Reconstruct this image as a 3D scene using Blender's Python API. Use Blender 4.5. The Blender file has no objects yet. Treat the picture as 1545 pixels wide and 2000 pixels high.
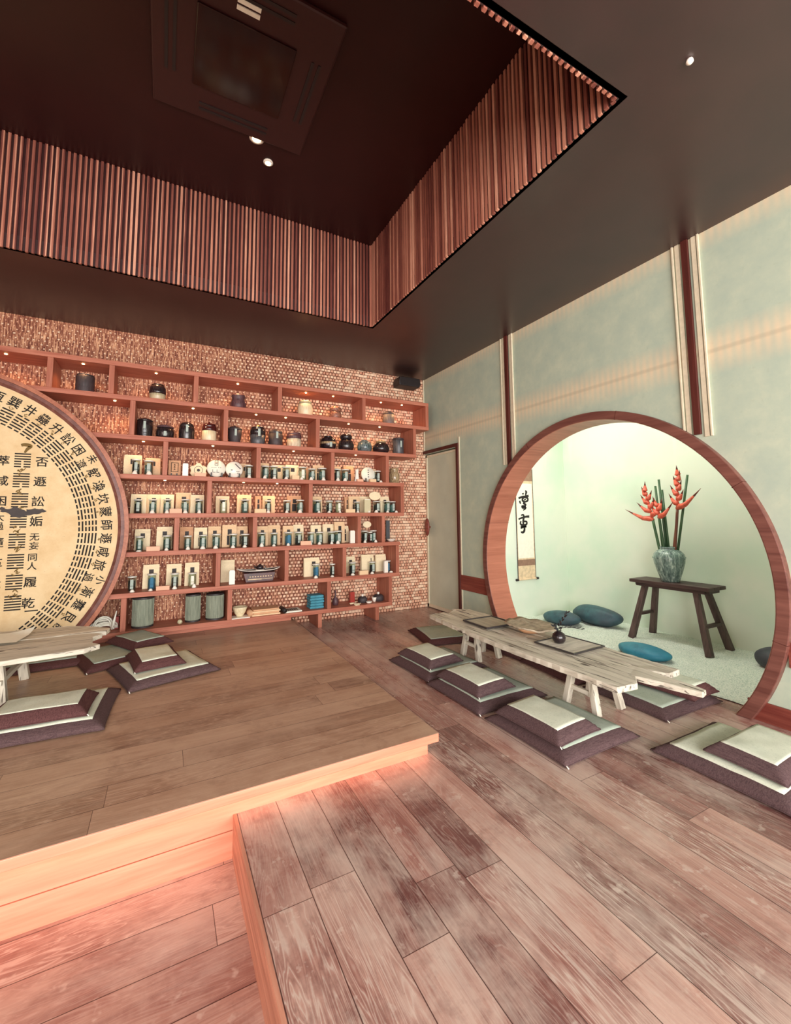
import bpy, bmesh, math, random
from mathutils import Vector, Matrix, noise as mnoise

# ------------------------------------------------------------------ camera, world, lights, exposure
scene = bpy.context.scene
COL = scene.collection
PI = math.pi

def cam_matrix(pos, yaw, pitch, roll):
    cy, sy, cp, sp = math.cos(yaw), math.sin(yaw), math.cos(pitch), math.sin(pitch)
    f = Vector((sy*cp, cy*cp, sp)); r = Vector((cy, -sy, 0)); u = r.cross(f)
    cr, sr = math.cos(roll), math.sin(roll)
    r2 = r*cr + u*sr; u2 = u*cr - r*sr
    m = Matrix((r2, u2, -f)).transposed().to_4x4(); m.translation = pos
    return m
cam = bpy.data.objects.new('camera', bpy.data.cameras.new('camera'))
COL.objects.link(cam)
cam.matrix_world = cam_matrix(Vector((-3.0297, -4.8664, 1.1704)), .49, .091, -.0085)
cam.data.sensor_fit = 'AUTO'; cam.data.sensor_width = 36
cam.data.lens = 843.0127/2000*36
cam.data.shift_y = -68.2269/2000
cam.data.clip_start = .05
scene.camera = cam

scene.view_settings.view_transform = 'Standard'
scene.view_settings.look = 'None'
scene.view_settings.gamma = 1
scene.view_settings.use_curve_mapping = False
scene.view_settings.exposure = 0.22

def lin(c):
    c = c/255
    return c/12.92 if c <= .04045 else ((c+.055)/1.055)**2.4
def rgb(r, g, b): return (lin(r), lin(g), lin(b), 1)

w = bpy.data.worlds.new('sky'); scene.world = w; w.use_nodes = True
w.node_tree.nodes['Background'].inputs[0].default_value = rgb(226, 236, 240)
w.node_tree.nodes['Background'].inputs[1].default_value = 1.0

def light(name, kind, loc, target, energy, color, size=None, size_y=None, spot=None, spread=None):
    l = bpy.data.lights.new(name, kind); l.energy = energy; l.color = rgb(*color)[:3]
    if kind == 'AREA':
        l.shape = 'RECTANGLE'; l.size = size; l.size_y = size_y or size
        if spread: l.spread = spread
    elif kind == 'SPOT':
        l.spot_size = spot; l.spot_blend = .6; l.shadow_soft_size = size or .01
    elif size: l.shadow_soft_size = size
    o = bpy.data.objects.new(name, l); COL.objects.link(o); o.location = loc
    d = Vector(target)-Vector(loc)
    o.rotation_euler = d.to_track_quat('-Z', 'Y').to_euler()
    return o
# daylight through the shop windows behind and beside the camera
light('front_window_daylight', 'AREA', (-2.6, -7.48, 1.3), (-2.2, 0, 1.0), 400, (255, 250, 247), 5.4, 2.1)
light('side_window_daylight', 'AREA', (-5.9, -4.6, 1.7), (0, -3.6, .9), 55, (255, 246, 238), 2.4, 2.2)
# concealed tubes over the alcove behind the moon gate
light('alcove_tube_light', 'AREA', (.34, -2.15, 2.72), (1.15, -2.15, .2), 29, (255, 252, 244), 2.2, .3)
# concealed LED strip under the platform nosing
light('platform_led_strip', 'AREA', (-3.9, -2.975, .064), (-3.9, -2.965, -.16), 1.1, (255, 180, 140), 4.1, .012)
# ------------------------------------------------------------------ materials
class NG:
    def __init__(s, name):
        s.m = bpy.data.materials.new(name); s.m.use_nodes = True
        s.t = s.m.node_tree; s.bsdf = s.t.nodes['Principled BSDF']
    def n(s, typ, **kw):
        x = s.t.nodes.new(typ)
        for k, v in kw.items(): setattr(x, k, v)
        return x
    def put(s, sock, v):
        if v is None: return
        if isinstance(v, bpy.types.NodeSocket): s.t.links.new(v, sock)
        else: sock.default_value = v
    def math(s, op, a, b=None, c=None, clamp=False):
        x = s.n('ShaderNodeMath', operation=op, use_clamp=clamp)
        for i, v in enumerate((a, b, c)): s.put(x.inputs[i], v)
        return x.outputs[0]
    def coord(s, kind='Object'): return s.n('ShaderNodeTexCoord').outputs[kind]
    def sep(s, v):
        x = s.n('ShaderNodeSeparateXYZ'); s.put(x.inputs[0], v); return x.outputs
    def comb(s, a, b, c):
        x = s.n('ShaderNodeCombineXYZ')
        for i, v in enumerate((a, b, c)): s.put(x.inputs[i], v)
        return x.outputs[0]
    def noise(s, vec, scale=5, detail=4, rough=.55, dist=0):
        x = s.n('ShaderNodeTexNoise'); s.put(x.inputs['Vector'], vec)
        for k, v in (('Scale', scale), ('Detail', detail), ('Roughness', rough), ('Distortion', dist)): x.inputs[k].default_value = v
        return x.outputs['Fac']
    def white(s, vec):
        x = s.n('ShaderNodeTexWhiteNoise', noise_dimensions='3D'); s.put(x.inputs['Vector'], vec); return x.outputs['Value']
    def vscale(s, v, sc, loc=(0, 0, 0)):
        x = s.n('ShaderNodeMapping'); s.put(x.inputs['Vector'], v); x.inputs['Scale'].default_value = sc; x.inputs['Location'].default_value = loc
        return x.outputs[0]
    def vadd(s, a, b):
        x = s.n('ShaderNodeVectorMath', operation='ADD'); s.put(x.inputs[0], a); s.put(x.inputs[1], b); return x.outputs[0]
    def ramp(s, fac, stops, interp='LINEAR'):
        x = s.n('ShaderNodeValToRGB'); s.put(x.inputs[0], fac); r = x.color_ramp; r.interpolation = interp
        while len(r.elements) < len(stops): r.elements.new(.5)
        for e, (p, c) in zip(r.elements, stops): e.position = p; e.color = c
        return x.outputs[0]
    def mix(s, fac, a, b, mode='MIX'):
        x = s.n('ShaderNodeMix', data_type='RGBA', blend_type=mode)
        s.put(x.inputs['Factor'], fac); s.put(x.inputs[6], a); s.put(x.inputs[7], b); return x.outputs[2]
    def rng(s, v, a, b, c=0, d=1):
        x = s.n('ShaderNodeMapRange'); s.put(x.inputs[0], v)
        for i, q in enumerate((a, b, c, d)): x.inputs[i+1].default_value = q
        return x.outputs[0]
    def bump(s, h, strength=.3, dist=.01):
        x = s.n('ShaderNodeBump'); s.put(x.inputs['Height'], h); x.inputs['Strength'].default_value = strength; x.inputs['Distance'].default_value = dist
        s.t.links.new(x.outputs[0], s.bsdf.inputs['Normal'])
    def done(s, color=None, rough=None, **kw):
        s.put(s.bsdf.inputs['Base Color'], color); s.put(s.bsdf.inputs['Roughness'], rough)
        for k, v in kw.items(): s.put(s.bsdf.inputs[k.replace('_', ' ')], v)
        return s.m

def plain(name, col, rough=.6, var=.12, scale=30, bump=0, **kw):
    g = NG(name); c = rgb(*col); f = g.noise(g.coord(), scale, 4)
    d = tuple(x*(1-var*1.6) for x in c[:3])+(1,); l = tuple(min(1, x*(1+var)) for x in c[:3])+(1,)
    if bump: g.bump(f, bump, .005)
    return g.done(g.ramp(f, [(.3, d), (.7, l)]), rough, **kw)

def wood(name, dark, light, axis=0, rough=.5, grain=1.0, bump=.15, spec=.4, scale=1.0):
    """streaky timber; axis = direction of the grain"""
    g = NG(name); sc = [26*scale]*3; sc[axis] = 1.6*scale
    v = g.vscale(g.coord(), tuple(sc))
    f = g.noise(v, 1.0, 6, .6, .6); f2 = g.noise(v, 4.0, 3, .5)
    f3 = g.math('ADD', g.math('MULTIPLY', f, .7), g.math('MULTIPLY', f2, .3))
    mid = tuple((a+b)/2 for a, b in zip(rgb(*dark), rgb(*light)))
    g.bump(f3, bump, .004)
    return g.done(g.ramp(f3, [(.5-.18*grain, rgb(*dark)), (.5, mid), (.5+.18*grain, rgb(*light))]), rough, Specular_IOR_Level=spec)

def planks(name, along, width, length, cols, wear, gap, rough=(.28, .55), seedv=0.0, wearamt=.55):
    g = NG(name); o = g.sep(g.coord())
    u, v = (o[0], o[1]) if along == 'x' else (o[1], o[0])
    vv = g.math('DIVIDE', v, width); row = g.math('FLOOR', vv)
    rr = g.white(g.comb(row, seedv, 3.3))
    uu = g.math('ADD', g.math('DIVIDE', u, length), g.math('MULTIPLY', rr, 7.0)); colm = g.math('FLOOR', uu)
    rnd = g.white(g.comb(row, colm, seedv+1.7)); rnd2 = g.white(g.comb(colm, row, seedv+9.1))
    off = g.math('MULTIPLY', rnd, 40.0)
    gv = g.comb(g.math('ADD', g.math('MULTIPLY', u, 1.3), off), g.math('ADD', g.math('MULTIPLY', v, 14.0), off), off)
    big = g.noise(gv, 1.0, 3, .5, 1.2)
    rings = g.math('SINE', g.math('MULTIPLY', big, 85.0))
    rings = g.math('MULTIPLY', g.math('ADD', rings, 1.0), .5)
    fine = g.noise(g.comb(g.math('ADD', g.math('MULTIPLY', u, 5.0), off), g.math('MULTIPLY', v, 150.0), off), 1.0, 4, .6)
    tone = g.math('ADD', g.math('MULTIPLY', rnd, .34), g.math('ADD', g.math('MULTIPLY', big, .44), g.math('MULTIPLY', fine, .22)))
    base = g.ramp(tone, [(.25, rgb(*cols[0])), (.5, rgb(*cols[1])), (.75, rgb(*cols[2]))])
    strong = g.math('MULTIPLY', g.math('GREATER_THAN', rnd2, .62), .34)
    base = g.mix(g.math('MULTIPLY', g.math('POWER', rings, 6.0), g.math('ADD', strong, .22)), base, rgb(*wear))
    base = g.mix(g.math('MULTIPLY', g.math('POWER', g.math('SUBTRACT', 1.0, rings), 4.0), g.math('ADD', g.math('MULTIPLY', strong, .8), .1)), base, rgb(*cols[0]))
    # scuffs and pale drips
    wn = g.noise(g.comb(g.math('MULTIPLY', u, .8), g.math('MULTIPLY', v, 1.6), seedv), 1.6, 6, .68)
    wf = g.rng(g.math('ADD', wn, g.math('MULTIPLY', g.math('SUBTRACT', fine, .5), .14)), .46, .68)
    sp = g.noise(g.comb(u, v, seedv+4), 16, 3, .6)
    wf2 = g.math('MAXIMUM', g.math('MULTIPLY', wf, wearamt), g.math('MULTIPLY', g.rng(sp, .62, .70), .5))
    base = g.mix(wf2, base, rgb(*wear))
    st = g.noise(g.comb(u, v, seedv+7), 2.6, 7, .7, .4)                # broad dull stains and small marks, across the boards
    base = g.mix(g.math('MULTIPLY', g.rng(st, .45, .64), .55), base, rgb(*[int(a*.55+b*.45) for a, b in zip(cols[2], wear)]))
    ds = g.noise(g.comb(u, v, seedv+11), 4.5, 6, .7)
    base = g.mix(g.math('MULTIPLY', g.rng(ds, .56, .7), .45), base, rgb(*cols[0]))
    fv = g.math('FRACT', vv); fu = g.math('FRACT', uu)
    gp = g.math('MAXIMUM', g.math('LESS_THAN', fv, gap/width), g.math('LESS_THAN', fu, gap*.8/length))
    base = g.mix(g.math('MULTIPLY', gp, .85), base, rgb(66, 34, 30))
    r = g.rng(g.math('ADD', wf2, g.math('MULTIPLY', fine, .4)), 0, 1, rough[0], rough[1])
    g.bump(g.math('SUBTRACT', g.math('MULTIPLY', fine, .35), gp), .35, .003)
    return g.done(base, r, Specular_IOR_Level=.5)

def bamboo(name):
    """woven split bamboo: streaked backing with pale peg ends in staggered rows"""
    g = NG(name); o = g.sep(g.coord())
    x, z = o[0], o[2]
    sx, sz = .040, .036
    jit = g.noise(g.comb(x, 0.0, z), 13, 2)
    zz = g.math('ADD', z, g.math('MULTIPLY', g.math('SUBTRACT', jit, .5), .016))
    row = g.math('FLOOR', g.math('DIVIDE', zz, sz))
    ro = g.math('MULTIPLY', g.math('MODULO', g.math('ABSOLUTE', row), 2.0), .5)
    xx = g.math('ADD', g.math('DIVIDE', g.math('ADD', x, g.math('MULTIPLY', jit, .03)), sx), ro)
    cm = g.math('FLOOR', xx)
    rnd = g.white(g.comb(cm, row, 2.0))
    fu = g.math('ABSOLUTE', g.math('SUBTRACT', g.math('FRACT', xx), .5))
    fv = g.math('ABSOLUTE', g.math('SUBTRACT', g.math('FRACT', g.math('DIVIDE', zz, sz)), .5))
    t = g.rng(x, -2.9, -.9)                       # lit peg ends painted wider towards the right, where the view is oblique
    a = g.math('ADD', g.math('MULTIPLY', t, .33), .17); b = g.math('ADD', g.math('MULTIPLY', t, .29), .19)
    a = g.math('MULTIPLY', a, g.math('ADD', g.math('MULTIPLY', rnd, .35), .8))
    d = g.math('MAXIMUM', g.math('DIVIDE', fu, a), g.math('DIVIDE', fv, b))
    peg = g.rng(d, 1.0, .86)
    st = g.noise(g.comb(g.math('MULTIPLY', x, 95.0), rnd, g.math('MULTIPLY', z, 9.0)), 1.0, 3, .6)
    back = g.ramp(st, [(.33, rgb(92, 42, 34)), (.5, rgb(158, 98, 74)), (.66, rgb(236, 182, 142))])
    gapc = g.mix(g.math('MULTIPLY', t, .75), back, rgb(104, 52, 42))
    pc = g.ramp(rnd, [(0, rgb(216, 154, 126)), (.5, rgb(240, 190, 158)), (1, rgb(255, 224, 192))])
    pc = g.mix(g.math('MULTIPLY', st, .2), pc, rgb(206, 142, 108))
    g.bump(peg, .9, .012)
    return g.done(g.mix(peg, gapc, pc), .62, Specular_IOR_Level=.25)

def emit(name, col, strength):
    g = NG(name)
    return g.done((0, 0, 0, 1), .5, Emission_Color=rgb(*col), Emission_Strength=strength)

def glass(name, tint=(225, 235, 230)):
    m = bpy.data.materials.new(name); m.use_nodes = True; t = m.node_tree
    t.nodes.clear(); out = t.nodes.new('ShaderNodeOutputMaterial'); mx = t.nodes.new('ShaderNodeMixShader')
    tr = t.nodes.new('ShaderNodeBsdfTransparent'); gl = t.nodes.new('ShaderNodeBsdfGlossy'); fr = t.nodes.new('ShaderNodeLayerWeight')
    fr.inputs[0].default_value = .35; tr.inputs[0].default_value = rgb(*tint); gl.inputs['Roughness'].default_value = .05
    gl.inputs[0].default_value = (.9, .95, .93, 1)
    for a, b in ((fr.outputs['Facing'], mx.inputs[0]), (tr.outputs[0], mx.inputs[1]), (gl.outputs[0], mx.inputs[2]), (mx.outputs[0], out.inputs[0])): t.links.new(a, b)
    return m

M = {}
M['floor'] = planks('worn_floor_planks', 'y', .152, 1.9, [(98, 60, 57), (152, 104, 94), (200, 158, 142)], (212, 196, 182), .003, (.22, .42), 2, .8)
M['platform'] = planks('platform_planks', 'x', .15, 2.0, [(118, 84, 68), (164, 126, 102), (194, 158, 132)], (196, 164, 140), .0025, (.3, .5), 5, .6)
M['lowfloor'] = planks('lower_floor_planks', 'x', .165, 2.4, [(116, 74, 68), (160, 110, 98), (200, 152, 134)], (222, 192, 176), .003, (.3, .55), 8, .7)
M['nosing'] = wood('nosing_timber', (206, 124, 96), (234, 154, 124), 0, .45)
M['edging'] = wood('floor_edge_timber', (150, 92, 74), (212, 150, 124), 1, .45)
M['shelf'] = wood('red_shelf_timber', (160, 88, 68), (196, 126, 102), 0, .5, .9, .06, .3)
M['shelf_v'] = wood('red_shelf_timber_upright', (152, 84, 64), (190, 120, 96), 2, .5, .9, .06, .3)
M['bamboo'] = bamboo('woven_bamboo')
M['ring'] = wood('moon_gate_timber', (92, 50, 44), (136, 88, 76), 1, .42, 1, .06, .4, .6)
M['lit_inner'] = wood('moon_gate_lit_inner', (160, 96, 76), (196, 128, 104), 0, .42, 1, .06, .4, .6)  # gate timber coloured lighter for the light on its inner face
M['signring'] = wood('sign_ring_timber', (150, 82, 58), (190, 122, 92), 1, .45, 1, .06, .4, .6)
M['trim'] = wood('dark_red_batten', (66, 26, 22), (94, 42, 34), 2, .5, 1, .05)
M['rail'] = wood('dark_red_rail', (104, 42, 36), (148, 80, 66), 1, .4, 1, .05)
M['cream'] = plain('cream_trim_and_glow', (224, 212, 184), .6, .06)  # door frame trim, and strips imitating the lit edges of the wall panels

def wall_mat():
    g = NG('mottled_paper_wall'); o = g.sep(g.coord())
    n1 = g.noise(g.coord(), 5.5, 7, .66); n2 = g.noise(g.coord(), 26, 4, .6)
    c = g.ramp(n1, [(.34, rgb(173, 188, 171)), (.52, rgb(181, 194, 174)), (.7, rgb(193, 202, 179))])
    c = g.mix(g.rng(n2, .6, .76, 0, .3), c, rgb(158, 168, 146))
    # soft light band and glowing top edge painted warm, broken by vertical ribs
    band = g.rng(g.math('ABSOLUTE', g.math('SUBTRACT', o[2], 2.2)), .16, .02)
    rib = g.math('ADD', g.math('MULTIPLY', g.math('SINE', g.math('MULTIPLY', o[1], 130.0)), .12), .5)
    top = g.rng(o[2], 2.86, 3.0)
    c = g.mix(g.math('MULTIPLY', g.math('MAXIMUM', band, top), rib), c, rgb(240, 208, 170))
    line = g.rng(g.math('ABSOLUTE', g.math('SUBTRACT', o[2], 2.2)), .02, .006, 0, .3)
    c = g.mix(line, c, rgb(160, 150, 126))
    g.bump(n2, .05, .003)
    return g.done(c, .65, Specular_IOR_Level=.25)
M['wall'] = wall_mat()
def alcove_mat():
    g = NG('pale_green_plaster'); o = g.sep(g.coord()); n = g.noise(g.coord(), 2.2, 4, .5)
    c = g.ramp(n, [(.35, rgb(210, 227, 207)), (.6, rgb(224, 231, 214))])
    dr = g.noise(g.comb(g.math('MULTIPLY', o[1], 11.0), g.math('MULTIPLY', o[0], 11.0), g.math('MULTIPLY', o[2], .9)), 1, 2)
    c = g.mix(g.math('MULTIPLY', g.rng(dr, .58, .72), g.rng(o[2], 1.6, 2.1)), c, rgb(246, 240, 224))  # streaks of light from above painted pale into the upper wall
    return g.done(c, .7)
M['alcove'] = alcove_mat()
M['door'] = plain('pale_door_panel', (196, 202, 180), .5, .05, 4)
M['ceiling'] = plain('dark_ceiling_lacquer', (54, 30, 29), .36, .1, 5, Specular_IOR_Level=1.0)
M['recess'] = plain('deep_maroon_ceiling', (44, 13, 12), .4, .08, 4, Specular_IOR_Level=.35)
M['backing'] = plain('maroon_backing', (54, 14, 10), .7)
M['ac'] = plain('dark_cassette_plastic', (50, 18, 17), .45, .05)
M['acglass'] = plain('black_cassette_grille', (30, 6, 5), .12, .05)
M['black'] = plain('matt_black', (34, 26, 26), .5)
M['frontwall'] = plain('shop_front_plaster', (190, 170, 150), .8)

def slat_mat():
    g = NG('reclaimed_slat_timber'); o = g.sep(g.coord())
    cell = g.comb(g.math('FLOOR', g.math('DIVIDE', o[0], .033)), g.math('FLOOR', g.math('DIVIDE', o[1], .033)), 0.0)
    r = g.white(cell); n = g.noise(g.comb(g.math('MULTIPLY', o[0], 60.0), g.math('MULTIPLY', o[1], 60.0), g.math('MULTIPLY', o[2], 5.0)), 1, 5, .65)
    f = g.math('ADD', g.math('MULTIPLY', r, .6), g.math('MULTIPLY', n, .4))
    return g.done(g.ramp(f, [(.2, rgb(98, 46, 40)), (.45, rgb(150, 88, 72)), (.65, rgb(182, 118, 96)), (.85, rgb(226, 166, 138))]), .5)
M['slat'] = slat_mat()

def fabric(name, a, b, sc=260, rough=.95):
    g = NG(name); v = g.coord(); n = g.noise(v, sc, 3, .7); n2 = g.noise(g.vscale(v, (30, 220, 120)), 1, 3)
    f = g.math('ADD', g.math('MULTIPLY', n, .6), g.math('MULTIPLY', n2, .4)); g.bump(f, .35, .002)
    return g.done(g.ramp(f, [(.36, rgb(*a)), (.64, rgb(*b))]), rough, Specular_IOR_Level=.1)
M['mauve'] = fabric('mauve_linen', (72, 55, 57), (106, 84, 84))
M['maroon'] = fabric('maroon_linen', (72, 45, 46), (106, 72, 70))
def canvas(name, base, fleck):
    g = NG(name); v = g.coord(); n = g.noise(g.vscale(v, (80, 140, 80)), 1, 5, .7); n2 = g.noise(v, 7, 4, .6); w_ = g.noise(v, 420, 2)
    c = g.mix(g.rng(n, .54, .66, 0, .42), rgb(*base), rgb(*fleck)); c = g.mix(g.rng(n2, .45, .7, 0, .3), c, rgb(*fleck))
    g.bump(w_, .25, .001)
    return g.done(c, .9, Specular_IOR_Level=.1)
M['canvas_pale'] = canvas('pale_printed_canvas', (216, 220, 200), (158, 168, 150))
M['canvas_grey'] = canvas('grey_printed_canvas', (176, 186, 170), (118, 134, 122))

def driftwood(name, axis=1):
    g = NG(name); v = g.coord(); sc = [22, 22, 22]; sc[axis] = 1.6
    n = g.noise(g.vscale(v, tuple(sc)), 1, 7, .66, .8); cr = g.noise(g.vscale(v, tuple(s*(2.4 if i != axis else 1.6) for i, s in enumerate(sc))), 1, 3, .5, .5)
    c = g.ramp(n, [(.3, rgb(146, 134, 120)), (.46, rgb(206, 198, 180)), (.66, rgb(228, 220, 202))])
    crk = g.rng(cr, .39, .33); c = g.mix(g.math('MULTIPLY', crk, .8), c, rgb(64, 48, 42))
    k = g.n('ShaderNodeTexVoronoi'); ks = [7, 7, 7]; ks[axis] = 3.2; g.put(k.inputs['Vector'], g.vscale(v, tuple(ks))); k.inputs['Scale'].default_value = 1
    c = g.mix(g.math('MULTIPLY', g.rng(k.outputs['Distance'], .13, .08), .8), c, rgb(58, 42, 36))
    g.bump(g.math('SUBTRACT', n, g.math('MULTIPLY', crk, .5)), .6, .006)
    return g.done(c, .8, Specular_IOR_Level=.2)
M['drift_y'] = driftwood('driftwood_lengthwise', 1); M['drift_x'] = driftwood('driftwood_crosswise', 0); M['drift_z'] = driftwood('driftwood_legs', 2)
M['benchwood'] = wood('dark_bench_timber', (44, 32, 32), (88, 66, 62), 1, .5, 1, .2)
M['benchleg'] = wood('dark_bench_leg_timber', (52, 38, 36), (104, 84, 78), 2, .55, 1, .2)
def rock_mat(name, a, b, c_):
    g = NG(name); v = g.coord(); n = g.noise(v, 9, 6, .65); n2 = g.noise(v, 3, 3)
    g.bump(n, .4, .01)
    return g.done(g.mix(g.rng(n2, .4, .65), g.ramp(n, [(.35, rgb(*a)), (.6, rgb(*b))]), rgb(*c_)), .55)
M['rock_teal'] = rock_mat('teal_stone', (44, 72, 82), (62, 108, 116), (54, 64, 76))
M['rock_blue'] = rock_mat('turquoise_stone', (30, 100, 124), (52, 138, 158), (36, 116, 140))
M['rock_dark'] = rock_mat('slate_stone', (40, 44, 52), (66, 68, 76), (52, 48, 58))
def sand_mat():
    g = NG('white_gravel'); v = g.coord(); n = g.noise(v, 120, 3, .7); n2 = g.noise(v, 6, 3)
    g.bump(n, .7, .01)
    c = g.ramp(n, [(.34, rgb(168, 188, 176)), (.5, rgb(228, 234, 220)), (.7, rgb(246, 248, 238))])
    return g.done(g.mix(g.rng(n2, .5, .75, 0, .25), c, rgb(176, 196, 180)), .9)
M['sand'] = sand_mat()
M['kraft'] = plain('kraft_paper', (236, 202, 160), .75, .08, 18)
M['kraft_pale'] = plain('pale_kraft_paper', (244, 226, 188), .75, .06, 18)
M['kraft_pink'] = plain('pinkish_kraft_paper', (218, 168, 128), .75, .08, 18)
M['jarglass'] = glass('jar_glass')
M['window_dark'] = plain('bag_window_film', (40, 30, 28), .6)
M['metal'] = plain('pale_steel_lid', (232, 230, 220), .4, .05, Metallic=.15)
M['porcelain'] = plain('white_porcelain', (248, 240, 226), .3, .03)
M['blockwood'] = plain('pale_pink_wood_block', (240, 182, 150), .6, .06)
for k, c in dict(dark=(46, 48, 46), teal=(92, 122, 116), cream=(226, 212, 172), blue=(70, 128, 160), red=(92, 28, 34)).items():
    M['tea_'+k] = plain('tea_leaves_'+k, c, .8, .35, 120, .4)
M['labelp'] = plain('jar_label_paper', (176, 190, 180), .6, .1)
M['ink'] = plain('black_ink', (30, 24, 20), .8)
M['paleink'] = plain('faded_ochre_ink', (122, 96, 48), .8)
M['paper'] = plain('white_paper', (240, 238, 222), .7, .03)
def parch():
    g = NG('aged_parchment'); n = g.noise(g.coord(), 5, 6, .7); n2 = g.noise(g.coord(), 40, 3)
    c = g.ramp(n, [(.3, rgb(216, 182, 132)), (.55, rgb(230, 202, 156)), (.75, rgb(238, 212, 170))])
    return g.done(g.mix(g.rng(n2, .68, .78, 0, .5), c, rgb(150, 110, 66)), .7)
M['parch'] = parch()
def glaze(name, a, b, rough=.2, sc=14, split=None, stretch=(1, 1, .25)):
    g = NG(name); n = g.noise(g.vscale(g.coord(), stretch), sc, 5, .6); c = g.ramp(n, [(.35, rgb(*a)), (.65, rgb(*b))])
    return g.done(c, rough, Specular_IOR_Level=.6)
M['g_black'] = glaze('black_glaze', (26, 20, 22), (54, 44, 46)); M['g_mattblack'] = glaze('charcoal_clay', (48, 40, 42), (72, 62, 64), .6)
M['g_oxblood'] = glaze('oxblood_glaze', (50, 16, 18), (82, 34, 34)); M['g_plum'] = glaze('plum_clay', (66, 40, 46), (104, 74, 78), .5)
M['g_cream'] = glaze('cream_glaze', (222, 204, 164), (240, 228, 192), .4); M['g_sage'] = glaze('sage_glaze', (168, 160, 128), (204, 194, 158), .35)
M['g_brown'] = glaze('brown_swirl_clay', (96, 56, 44), (176, 124, 100), .5, 9, None, (1, 1, 1.5)); M['g_grey'] = glaze('grey_clay', (84, 78, 76), (128, 118, 112), .6)
M['g_teal'] = glaze('teal_glaze', (50, 62, 66), (112, 132, 134), .15); M['g_slate'] = glaze('slate_glaze', (60, 62, 66), (92, 94, 98), .4)
M['g_bark'] = glaze('bark_textured_white', (180, 160, 128), (240, 228, 200), .6, 20, None, (1, 1, .15))
M['g_gold'] = plain('gold_knob', (226, 186, 104), .3, .05, Metallic=.5)
M['g_amber'] = glaze('amber_stripe_glaze', (96, 66, 44), (206, 182, 140), .2, 16, None, (2, 2, .1))
def crackle():
    g = NG('grey_green_drip_glaze'); v = g.coord(); n = g.noise(g.vscale(v, (1, 1, .22)), 42, 5, .65, .5); n2 = g.noise(v, 60, 3)
    g.bump(n, .5, .006)
    return g.done(g.mix(g.rng(n2, .55, .7, 0, .4), g.ramp(n, [(.34, rgb(62, 80, 76)), (.52, rgb(118, 140, 132)), (.68, rgb(186, 202, 190))]), rgb(60, 76, 74)), .18)
M['vase'] = crackle()
M['stalk'] = wood('green_stalk', (40, 70, 48), (74, 108, 66), 2, .4); M['stalk_brown'] = wood('brown_stalk', (84, 44, 34), (128, 78, 56), 2, .4)
M['bract'] = plain('orange_red_bract', (222, 100, 76), .4, .25, 40); M['bract_tip'] = plain('brown_bract_tip', (112, 54, 40), .5)
M['leafdark'] = plain('dark_leaf', (40, 42, 46), .5); M['twig'] = plain('dark_twig', (58, 48, 46), .6)
M['basket'] = wood('grey_green_wicker', (104, 112, 98), (164, 170, 150), 2, .7, 1, .3, .2, 3)
M['blue'] = plain('turquoise_cloth', (76, 152, 172), .8, .2, 30)
M['redbox'] = plain('red_lacquer_box', (168, 56, 46), .35, .1); M['pinkbox'] = plain('dusty_red_card', (178, 88, 82), .7, .05)
M['led'] = emit('warm_led_lens', (255, 214, 150), 14)
M['mat'] = wood('woven_mat_strips', (168, 162, 148), (240, 234, 216), 0, .7, 1, .1, .2, 2)
M['tray'] = wood('grey_tray_boards', (150, 142, 124), (204, 194, 172), 1, .6)
M['traydark'] = plain('dark_tray_rim', (56, 50, 50), .5)
M['plate'] = plain('weathered_bark', (190, 174, 150), .8, .28, 22, .5)
M['silk'] = plain('taupe_silk', (150, 116, 96), .7); M['silk_pale'] = plain('beige_silk', (226, 200, 164), .7)
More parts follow.
